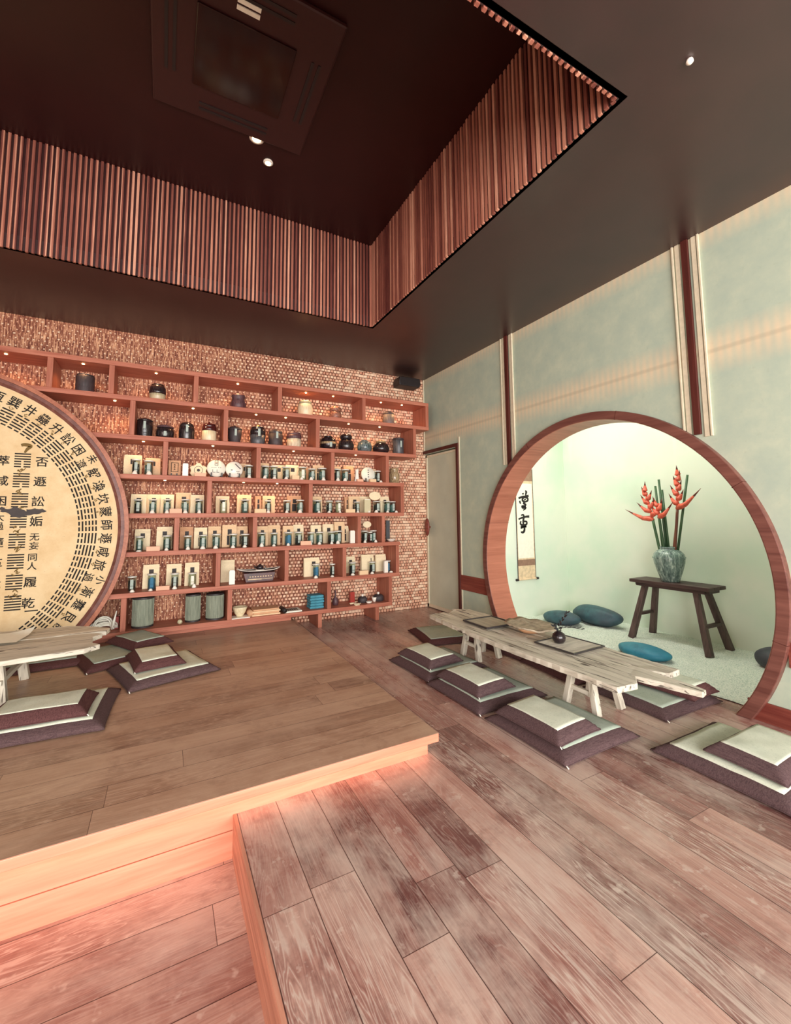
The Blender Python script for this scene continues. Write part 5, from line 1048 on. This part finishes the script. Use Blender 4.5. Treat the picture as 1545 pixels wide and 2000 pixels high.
# ------------------------------------------------------------------ cushions
def cushion_parts(W, L, T, inset, cover, top, seed):
    """boxy floor cushion: sloping linen sides, flat canvas top panel, soft corners"""
    b = B(); n = 22; rnd = random.Random(seed); off = Vector((seed*2.3, seed, 0))
    def edge(i): t = i/n*2-1; return math.copysign(abs(t)**.8, t)
    def pos(u, v):
        x, y = u*W/2, v*L/2; d = min(W/2*(1-abs(u)), L/2*(1-abs(v))); k = min(1, d/inset)
        pull = 1-.022*(1-abs(u))*0
        h = T*(.26+.74*k**.75)+.006*(1-u*u)*(1-v*v)+.004*mnoise.noise(Vector((x*9, y*9, 0))+off)*k
        c = max(0, abs(u)*abs(v)-.8)*.06           # pointed corners
        sag = 1-.03*(1-max(abs(u), abs(v))**8*1)*0
        return Vector((x*(1-.02*(1-v*v))+math.copysign(c, u)*.3, y*(1-.02*(1-u*u))+math.copysign(c, v)*.3, h))
    U = [edge(i) for i in range(n+1)]
    top_v = [[b.b.verts.new(pos(u, v)) for v in U] for u in U]
    bot = [[None]*(n+1) for _ in range(n+1)]
    for i, u in enumerate(U):
        for j, v in enumerate(U):
            p = pos(u, v); d = min(W/2*(1-abs(u)), L/2*(1-abs(v)))
            if i in (0, n) or j in (0, n): bot[i][j] = b.b.verts.new((p.x*.985, p.y*.985, T*.12))
            else: bot[i][j] = b.b.verts.new((p.x*.975, p.y*.975, .001+T*.05*max(0, 1-d/.04)))
    for i in range(n):
        for j in range(n):
            b.b.faces.new((top_v[i][j], top_v[i+1][j], top_v[i+1][j+1], top_v[i][j+1])); b.b.faces.new((bot[i][j], bot[i][j+1], bot[i+1][j+1], bot[i+1][j]))
    for i in range(n):
        for A, C_, f in ((top_v, bot, 0),):
            b.b.faces.new((A[i][0], C_[i][0], C_[i+1][0], A[i+1][0])); b.b.faces.new((A[i][n], A[i+1][n], C_[i+1][n], C_[i][n]))
            b.b.faces.new((A[0][i], A[0][i+1], C_[0][i+1], C_[0][i])); b.b.faces.new((A[n][i], C_[n][i], C_[n][i+1], A[n][i+1]))
    cov = b.mesh('cover', cover, True)
    b = B(); m = 16; u0, v0 = 1-inset*2/W, 1-inset*2/L
    g = [[b.b.verts.new(pos(u0*(2*i/m-1), v0*(2*j/m-1))+Vector((0, 0, .0022))) for j in range(m+1)] for i in range(m+1)]
    for i in range(m):
        for j in range(m): b.b.faces.new((g[i][j], g[i+1][j], g[i+1][j+1], g[i][j+1]))
    bd = [(g[i][0], g[i+1][0]) for i in range(m)]+[(g[m][i], g[m][i+1]) for i in range(m)]+[(g[m-i][m], g[m-i-1][m]) for i in range(m)]+[(g[0][m-i], g[0][m-i-1]) for i in range(m)]
    for a, c in bd:
        e = b.b.verts.new(a.co-Vector((0, 0, .006))), b.b.verts.new(c.co-Vector((0, 0, .006))); b.b.faces.new((a, e[0], e[1], c))
    bmesh.ops.remove_doubles(b.b, verts=b.b.verts, dist=1e-5)
    pan = b.mesh('top_panel', top, True)
    b = B(); ring = []
    for i in range(4*n):
        s_, t = divmod(i, n); q = U[t]
        u, v = ((q, -1), (1, q), (-q, 1), (-1, -q))[s_]; p = pos(u, v); ring.append((p.x*.998, p.y*.998, T*.16))
    ring.append(ring[0]); b.tube(ring, .0032, 5, False); seam = b.mesh('piping', cover, True)
    b = B().tube([(-W/2*.98, -L/2*.98, .01), (-W/2*1.0, -L/2*1.02, .012), (-W/2*.99, -L/2*1.05, .004)], .003, 5); tabm = b.mesh('zip_pull', 'paper', True)
    return [('cover', cov), ('top_panel', pan), ('piping', seam), ('zip_pull', tabm)]
BIGP = [cushion_parts(.56, .56, .047, .058, 'mauve', 'canvas_grey', 1), cushion_parts(.56, .56, .049, .056, 'mauve', 'canvas_pale', 2), cushion_parts(.56, .56, .047, .058, 'maroon', 'canvas_grey', 3)]
SMP = [cushion_parts(.305, .44, .056, .046, 'mauve', 'canvas_pale', 4), cushion_parts(.305, .44, .057, .046, 'maroon', 'canvas_pale', 5), cushion_parts(.305, .44, .056, .046, 'maroon', 'canvas_grey', 6)]
ZB = .053
def cush(kind, v, x, y, z, rz, label, group, tilt=(0, 0), zip_=True):
    t = lay('floor_cushion' if kind == 'b' else 'seat_bolster', label, 'cushion', group, (x, y, z), (BIGP if kind == 'b' else SMP)[v][:4 if zip_ else 3], rz=math.radians(rz))
    t.rotation_euler.x, t.rotation_euler.y = tilt; return t
G1, G2 = 'square floor cushions', 'small upper cushions'
# left of the right-hand low table, far to near
cush('b', 2, -.575, -1.25, .001, -12, 'lone square grey cushion on the floor at far end of right low table', G1)
cush('b', 0, -1.085, -1.90, .001, 2, 'square cushion under the farthest small cushion left of right low table', G1)
cush('s', 0, -1.15, -1.885, ZB+.004, 3, 'farthest small pale cushion left of right low table', G2, (0, -.03))
cush('b', 0, -1.09, -2.475, .001, 1, 'square cushion under the middle small cushion left of right low table', G1)
cush('s', 0, -1.155, -2.45, ZB+.004, 2, 'middle small pale cushion left of right low table', G2, (0, -.03))
cush('b', 0, -1.075, -3.085, .001, 1, 'square cushion under the nearest small cushion left of right low table', G1)
cush('s', 0, -1.175, -3.085, ZB+.004, 2, 'nearest small pale cushion left of right low table', G2, (0, -.03))
# between table and gate
cush('b', 2, -.20, -1.86, .001, 4, 'square cushion mostly hidden behind far trestle of right low table', G1, zip_=False)
cush('b', 2, -.215, -2.47, .001, -5, 'square cushion in shadow behind right low table, near the turquoise stone', G1, zip_=False)
cush('b', 0, -.21, -3.06, .001, -1, 'square cushion under the near end of right low table by the gate', G1)
cush('s', 1, -.10, -3.12, ZB+.006, 3, 'small cushion tucked under the near end of right low table', G2, (.0, .03), zip_=False)
# nearest pair at right edge
cush('b', 1, -.58, -3.75, .001, 0, 'large square cushion at right edge nearest the camera', G1)
cush('s', 0, -.54, -3.815, ZB+.004, 90, 'small pale cushion on the nearest square cushion at right edge', G2, (0, -.02))
# left platform
cush('b', 2, -3.30, -.80, ZP+.001, 20, 'square grey cushion on the platform right of left low table, farthest', G1)
cush('s', 2, -3.175, -.685, ZP+ZB+.004, 29, 'small grey cushion on the farthest platform cushion, before the shelves', G2)
cush('b', 1, -3.00, -1.325, ZP+.001, 17, 'square cushion tilted askew on the platform, middle of the three', G1)
cush('s', 1, -3.055, -1.25, ZP+ZB+.004, 10, 'small cushion askew on the middle platform cushion', G2)
cush('b', 1, -3.53, -1.86, ZP+.001, -3, 'square cushion on the platform before left low table, nearest', G1, zip_=False)
cush('s', 1, -3.56, -1.915, ZP+ZB+.004, 87, 'small long cushion on the nearest platform cushion by left low table', G2)
cush('b', 2, -3.80, -.64, ZP+.001, 3, 'dark square cushion in the shadow beneath left low table', G1, zip_=False)

# ------------------------------------------------------------------ low driftwood tables
def plank(outline, z0, z1, name, mat, parent, seed, axis=1, amp=.004):
    """weathered slab from an outline, with a rough surface and ragged edge"""
    b = B(); n = len(outline); P = []
    for i in range(n):
        a, c = Vector(outline[i]), Vector(outline[(i+1) % n]); k = max(1, int((c-a).length/.03))
        for q in range(k):
            p = a+(c-a)*q/k; s_ = .006*mnoise.noise(Vector((p.x*16, p.y*16, seed)))+.004*mnoise.noise(Vector((p.x*60, p.y*60, seed)))
            P.append((p.x+s_, p.y+s_*.6))
    cx = sum(p[0] for p in P)/len(P); cy = sum(p[1] for p in P)/len(P)
    lv = [(1.0, z0+.006), (1.0, z1-.005), (.985, z1)]
    b.prism(P, z0, z1-.004)
    A = [v for v in b.b.verts if v.co.z > z1-.0045]
    for v in A: v.co.z += .004*mnoise.noise(Vector((v.co.x*20, v.co.y*20, seed+5)))
    return b.build(name, mat, parent, bevel=.004)
tb = thing('low_table', 'long low driftwood table on trestles standing before the moon gate', 'table', (-.66, -2.45, 0))
def L(o): return [(x+.66, y+2.45) for x, y in o]
ZT = .285
plank(L([(-.885, -1.47), (-.70, -1.44), (-.705, -2.2), (-.70, -3.30), (-.79, -3.37), (-.935, -3.355), (-.95, -2.6), (-.93, -2.0)]), ZT-.036, ZT, 'top_plank', 'drift_y', tb, 1)
plank(L([(-.698, -1.50), (-.56, -1.40), (-.548, -2.3), (-.55, -3.30), (-.56, -3.585), (-.62, -3.60), (-.675, -3.40), (-.697, -3.32), (-.703, -2.2)]), ZT-.034, ZT-.002, 'top_plank', 'drift_y', tb, 2)
plank(L([(-.556, -1.36), (-.43, -1.47), (-.395, -2.2), (-.375, -2.9), (-.385, -3.36), (-.50, -3.37), (-.546, -3.30), (-.544, -2.3)]), ZT-.036, ZT, 'top_plank', 'drift_y', tb, 3)
def trestle(parent, cx, yc, ztop, zb, dx, dy, w_=.042, axis='y'):
    """two A-shaped leg pairs with a rung each and a cross bearer"""
    for sx in (-1, 1):
        for sy in (-1, 1):
            B().beam((cx+sx*dx, yc+sy*dy, zb+.001), (cx+sx*dx*.82, yc+sy*dy*.52, ztop), w_, w_*.9, w_*.95, w_*.8).build('leg', 'drift_z', parent, bevel=.003)
        zz = zb+(ztop-zb)*.45; k = .78
        B().beam((cx+sx*dx*.92, yc-dy*k, zz), (cx+sx*dx*.92, yc+dy*k, zz), .02, .024, up=(0, 0, 1)).build('rung', 'drift_y', parent)
    B().box(cx-dx-.03, cx+dx+.03, yc-.06, yc+.06, ztop-.018, ztop).build('bearer', 'drift_x', parent, bevel=.003)
trestle(tb, 0, -1.91+2.45, ZT-.037, 0, .105, .105); trestle(tb, 0, -2.985+2.45, ZT-.037, 0, .108, .112)
tl = thing('low_table', 'low driftwood table on the platform before the round sign', 'table', (-4.2, -1.25, ZP))
def L2(o): return [(x+4.2, y+1.25) for x, y in o]
zt = .40-ZP
plank(L2([(-5.3, -.86), (-4.2, -.83), (-3.60, -.90), (-3.43, -1.03), (-3.345, -1.10), (-3.36, -1.19), (-3.47, -1.2), (-4.3, -1.19), (-5.3, -1.2)]), zt-.036, zt, 'top_plank', 'drift_x', tl, 4)
plank(L2([(-5.3, -1.206), (-4.2, -1.198), (-3.46, -1.206), (-3.375, -1.26), (-3.42, -1.34), (-3.41, -1.48), (-3.36, -1.56), (-3.43, -1.63), (-3.8, -1.675), (-4.6, -1.69), (-5.3, -1.67)]), zt-.034, zt-.001, 'top_plank', 'drift_x', tl, 5)
def trestle_x(parent, cx, yc, ztop, dx, dy):
    for sx in (-1, 1):
        for sy in (-1, 1):
            B().beam((cx+sx*dx, yc+sy*dy, .001), (cx+sx*dx*.55, yc+sy*dy*.85, ztop), .052, .045, .046, .04, up=(0, 1, 0)).build('leg', 'drift_z', parent, bevel=.003)
        B().beam((cx+sx*dx*.8, yc-dy*1.12, ztop*.5), (cx+sx*dx*.8, yc+dy*1.12, ztop*.5), .03, .026, up=(0, 0, 1)).build('rung', 'drift_y', parent)
    B().box(cx-.08, cx+.08, yc-dy-.03, yc+dy+.03, ztop-.018, ztop).build('bearer', 'drift_y', parent, bevel=.003)
trestle_x(tl, .295, -.02, zt-.037, .085, .235); trestle_x(tl, -.75, -.02, zt-.037, .085, .235)
b = B(); n = 14; V = []
for i in range(n+1):
    V.append([])
    for j in range(n+1):
        u, v = i/n, j/n; c = max(0, u+v-1.55)
        V[i].append(b.b.verts.new((-.19+.38*u, -.145+.29*v, .001+.16*c*c)))
for i in range(n):
    for j in range(n): b.b.faces.new((V[i][j], V[i+1][j], V[i+1][j+1], V[i][j+1]))
pp = thing('paper_sheet', 'white paper sheet with a curled corner on left low table', 'paper', (-3.995, -1.12, .4055), -.12)
b.build('sheet', 'paper', pp, smooth=True)
for xx in (-.12, -.06, 0): B().box(xx, xx+.025, -.05, .06, .0016, .0022).build('pale_print', 'labelp', pp)

# ------------------------------------------------------------------ on the right-hand table
zt = ZT+.0045
tr = thing('tea_tray', 'flat grey wooden tray with dark rim at far end of right low table', 'tray', (-.635, -2.0, zt))
B().box(-.145, .145, -.145, .145, 0, .006).build('tray_base', 'tray', tr)
b = B()
for x0, x1, y0, y1 in ((-.155, .155, -.155, -.145), (-.155, .155, .145, .155), (-.155, -.145, -.145, .145), (.145, .155, -.145, .145)): b.box(x0, x1, y0, y1, 0, .014)
b.build('rim', 'traydark', tr, bevel=.002)
mt = thing('woven_mat', 'woven mat with dark metal rim on the near half of right low table', 'mat', (-.572, -2.745, zt), math.radians(3))
b = B(); b.box(-.15, .15, -.15, .15, .0, .004)
for i in range(30):
    x = -.145+.29*i/29; b.box(x-.0026, x+.0026, -.15, .15, .004, .0065)
b.build('weave', 'mat', mt)
b = B()
for x0, x1, y0, y1 in ((-.16, .16, -.16, -.15), (-.16, .16, .15, .16), (-.16, -.15, -.15, .15), (.15, .16, -.15, .15)): b.box(x0, x1, y0, y1, 0, .011)
b.build('rim', 'traydark', mt, bevel=.002)
# bark slab plate
pl = thing('bark_plate', 'weathered wavy-edged bark slab on a reddish foot, right low table', 'plate', (-.54, -2.36, zt))
B().lathe([(.07, 0), (.085, .012), (.11, .034), (0, .034)], 24).build('foot', 'kraft_pink', pl, smooth=True)
b = B(); n = 40; rs = []
for k, (s_, z_) in enumerate(((.1, .034), (.55, .035), (1.0, .044), (1.03, .058), (.85, .051), (.45, .048), (.05, .052))):
    rs.append([b.b.verts.new((s_*.15*(1+.09*mnoise.noise(Vector((math.cos(a)*2, math.sin(a)*2, 3))))*math.cos(a), s_*.215*(1+.09*mnoise.noise(Vector((math.cos(a)*2, math.sin(a)*2, 7))))*math.sin(a), z_+.012*s_*mnoise.noise(Vector((math.cos(a)*3, math.sin(a)*3, 11))))) for a in [2*PI*i/n for i in range(n)]])
for A, C_ in zip(rs, rs[1:]):
    for i in range(n): b.b.faces.new((A[i], A[(i+1) % n], C_[(i+1) % n], C_[i]))
b.b.faces.new(rs[0][::-1]); b.b.faces.new(rs[-1]); b.build('slab', 'plate', pl, smooth=True)
bv = thing('ball_vase', 'small glossy black ball vase on the woven mat', 'vase', (-.615, -2.70, zt+.0068))
B().lathe([(.014, 0), (.030, .005), (.042, .022), (.045, .042), (.038, .064), (.020, .078), (.014, .080), (.014, .084), (.010, .084)], 32).build('vase_body', 'g_black', bv, smooth=True)
spg = thing('leafy_sprig', 'dark leafy sprig arching from the black ball vase', 'twig', (-.615, -2.70, zt+.088))
def sprig(path, nl, seed):
    B().tube(path, .0016, 5).build('stem', 'twig', spg)
    rnd = random.Random(seed); b = B(); P = [Vector(p) for p in path]
    for i in range(nl):
        t = (i+1)/nl*(len(P)-1); k = min(int(t), len(P)-2); p = P[k].lerp(P[k+1], t-k); d = (P[k+1]-P[k]).normalized()
        sd = d.cross(Vector((0, 0, 1))).normalized()*(1 if i % 2 else -1); ax = (d*.7+sd*.8+Vector((0, 0, rnd.uniform(-.1, .6)))).normalized(); nn = ax.cross(sd if abs(ax.dot(sd)) < .95 else Vector((0, 0, 1))).normalized(); s2 = ax.cross(nn)
        l_ = rnd.uniform(.026, .040); q = [p, p+ax*l_*.4+s2*l_*.26, p+ax*l_, p+ax*l_*.4-s2*l_*.26]; q2 = [v+nn*.0012 for v in q]
        a_ = [b.b.verts.new(v) for v in q]; c_ = [b.b.verts.new(v) for v in q2]; b.b.faces.new(a_[::-1]); b.b.faces.new(c_)
        for i2 in range(4): b.b.faces.new((a_[i2], a_[(i2+1) % 4], c_[(i2+1) % 4], c_[i2]))
    b.build('leaves', 'leafdark', spg)
sprig([(0, 0, -.07), (.002, 0, 0), (.02, -.02, .025), (.06, -.06, .028), (.10, -.10, .022)], 16, 3)
sprig([(0, 0, -.07), (.0, .004, .01), (.02, .0, .05), (.05, -.01, .095), (.065, -.02, .12)], 14, 5)
sprig([(0, 0, -.07), (-.004, 0, .0), (-.01, .02, .018), (.0, .04, .026)], 6, 8)

# ------------------------------------------------------------------ alcove: bench, vase, heliconias, stones
bn = thing('wooden_bench', 'dark old wooden bench with splayed legs on the gravel', 'bench', (1.10, -2.52, .004))
ZS = .55
b = B()
for y0, x0, x1 in ((0, -.135, -.048), (0, -.045, .045), (0, .048, .135)): b.box(x0, x1, -.35+.004*y0, .35, ZS-.03, ZS)
b.build('seat', 'benchwood', bn, bevel=.004)
b = B().box(-.11, -.08, -.30, .30, ZS-.06, ZS-.0305).box(.08, .11, -.30, .30, ZS-.06, ZS-.0305).box(-.08, .08, -.325, -.275, ZS-.056, ZS-.0305).box(-.08, .08, .275, .325, ZS-.056, ZS-.0305)
b.build('apron', 'benchwood', bn, bevel=.003)
for sy in (-1, 1):
    for sx in (-1, 1):
        B().beam((sx*.165, sy*.335, 0), (sx*.085, sy*.225, ZS-.058), .052, .05, .045, .045).build('leg', 'benchleg', bn, bevel=.004)
    B().beam((-.135, sy*.292, .225), (.135, sy*.292, .225), .034, .026, up=(0, 0, 1)).build('rung', 'benchwood', bn, bevel=.003)
vs = thing('flower_vase', 'grey-green drip glazed pottery vase on the dark bench', 'vase', (1.10, -2.485, ZS+.0045))
B().lathe([(.072, 0), (.078, .012), (.082, .03), (.105, .10), (.124, .17), (.130, .215), (.122, .25), (.096, .28), (.072, .292), (.068, .302), (.075, .312), (.070, .316), (.058, .312), (.060, .285)], 40).build('vase_body', 'vase', vs, smooth=True)
b = B()
for i in range(26):
    a = 2*PI*i/26; b.blob((.127*math.cos(a), .127*math.sin(a), .215+.006*math.sin(i*2.1)), (.008, .008, .007), 1, .2, 2, i)
b.build('relief_band', 'vase', vs, smooth=True)
VB = Vector((1.10, -2.485, ZS+.03))
def heliconia(base, bend, tip, bracts, label, seed, brown):
    t = thing('heliconia', label, 'flower', base, 0, 'heliconia stems in the vase'); B_ = Vector(base)
    p0, p1, p2 = Vector((0, 0, 0)), Vector(bend)-B_, Vector(tip)-B_
    st = [p0.lerp(p1, i/8) for i in range(9)]
    B().tube(st, [.012]*9, 8).build('stem', 'stalk_brown' if brown else 'stalk', t, smooth=True)
    B().tube([p1.lerp(p2, i/8)+Vector((0, .006*(-1)**i, 0)) for i in range(9)], [.012-.001*i for i in range(9)], 8).build('rachis', 'bract', t, smooth=True)
    rnd = random.Random(seed)
    for i, (s_, l_, up) in enumerate(bracts):
        q = p1.lerp(p2, i/(len(bracts)-.2)); d = Vector((rnd.uniform(-.25, .1), s_, up)).normalized()
        m0 = q+d*l_*.35+Vector((0, 0, -.012)); m1 = q+d*l_*.7+Vector((0, 0, .008)); e = q+d*l_+Vector((0, 0, .03))
        B().tube([q-d*.01, q+d*l_*.12, m0, m1], [.012, .027, .021, .009], 8).build('bract', 'bract', t, smooth=True)
        B().tube([m1, m1.lerp(e, .5), e], [.009, .005, .001], 6).build('bract_tip', 'bract_tip', t, smooth=True)
heliconia((1.09, -2.45, ZS+.05), (1.06, -2.38, 1.12), (1.05, -2.32, 1.43), [(1, .30, .25), (-1, .12, 1.0), (1, .13, .5), (-1, .085, .9), (1, .09, .7), (-1, .07, 1), (.8, .065, 1), (-.2, .06, 1.3)], 'taller spread of orange-red heliconia bracts at left of the vase', 2, False)
heliconia((1.11, -2.462, ZS+.05), (1.07, -2.435, 1.14), (1.06, -2.43, 1.28), [(-1, .19, .75), (1, .09, .9), (-.8, .09, 1.2), (.7, .07, 1.2)], 'shorter orange heliconia with one long dark bract in vase middle', 4, False)
heliconia((1.10, -2.515, ZS+.05), (1.08, -2.60, 1.22), (1.08, -2.625, 1.56), [(-1, .25, .7), (1, .10, .9), (-1, .08, .9), (1, .08, 1.0), (-1, .07, 1.2), (.8, .065, 1.2), (-.6, .06, 1.4), (.2, .06, 1.6)], 'upright orange heliconia spike at right of the vase', 6, True)
for i, (x, y, tx, ty, tz, m, lb) in enumerate(((1.115, -2.44, 1.10, -2.40, 1.44, 'stalk', 'leftmost cut green stalk in the vase'), (1.135, -2.46, 1.12, -2.425, 1.50, 'stalk', 'tallest cut green stalk behind the left heliconia'), (1.135, -2.48, 1.11, -2.455, 1.40, 'stalk', 'short cut green stalk in the middle of the vase'), (1.125, -2.51, 1.09, -2.70, 1.52, 'stalk', 'cut green stalk leaning right beside the right heliconia'), (1.09, -2.50, 1.09, -2.595, 1.2, 'stalk_brown', 'brown stalk at the right of the vase mouth'))):
    o = B().tube([(0, 0, 0), ((tx-x)*.5, (ty-y)*.5, (tz-ZS-.05)*.5), (tx-x, ty-y, tz-ZS-.05)], [.011, .011, .010], 8).build('cut_stalk', m, None, (x, y, ZS+.05), True); tag(o, lb, 'stalk', 'cut stalks in the vase')
def stone(x, y, r, mat, label, seed, rz=0, amp=.1):
    o = B().blob((0, 0, 0), r, 4, amp, 1.1, seed).build('boulder', mat, None, (x, y, r[2]-.012), True); o.rotation_euler.z = rz; tag(o, label, 'stone', 'smooth stones on the gravel')
stone(1.10, -1.68, (.15, .285, .105), 'rock_teal', 'big oval teal stone against the back of the gravel bed', 1)
stone(.80, -1.475, (.14, .20, .075), 'rock_teal', 'low flat teal stone left of the big oval one', 5, .1, .2)
stone(.50, -2.575, (.13, .215, .055), 'rock_blue', 'bright turquoise stone on the gravel behind right low table', 9, 0, .06)
stone(1.06, -3.27, (.13, .15, .088), 'rock_dark', 'dark slate stone half hidden by the right foot of the gate', 12)
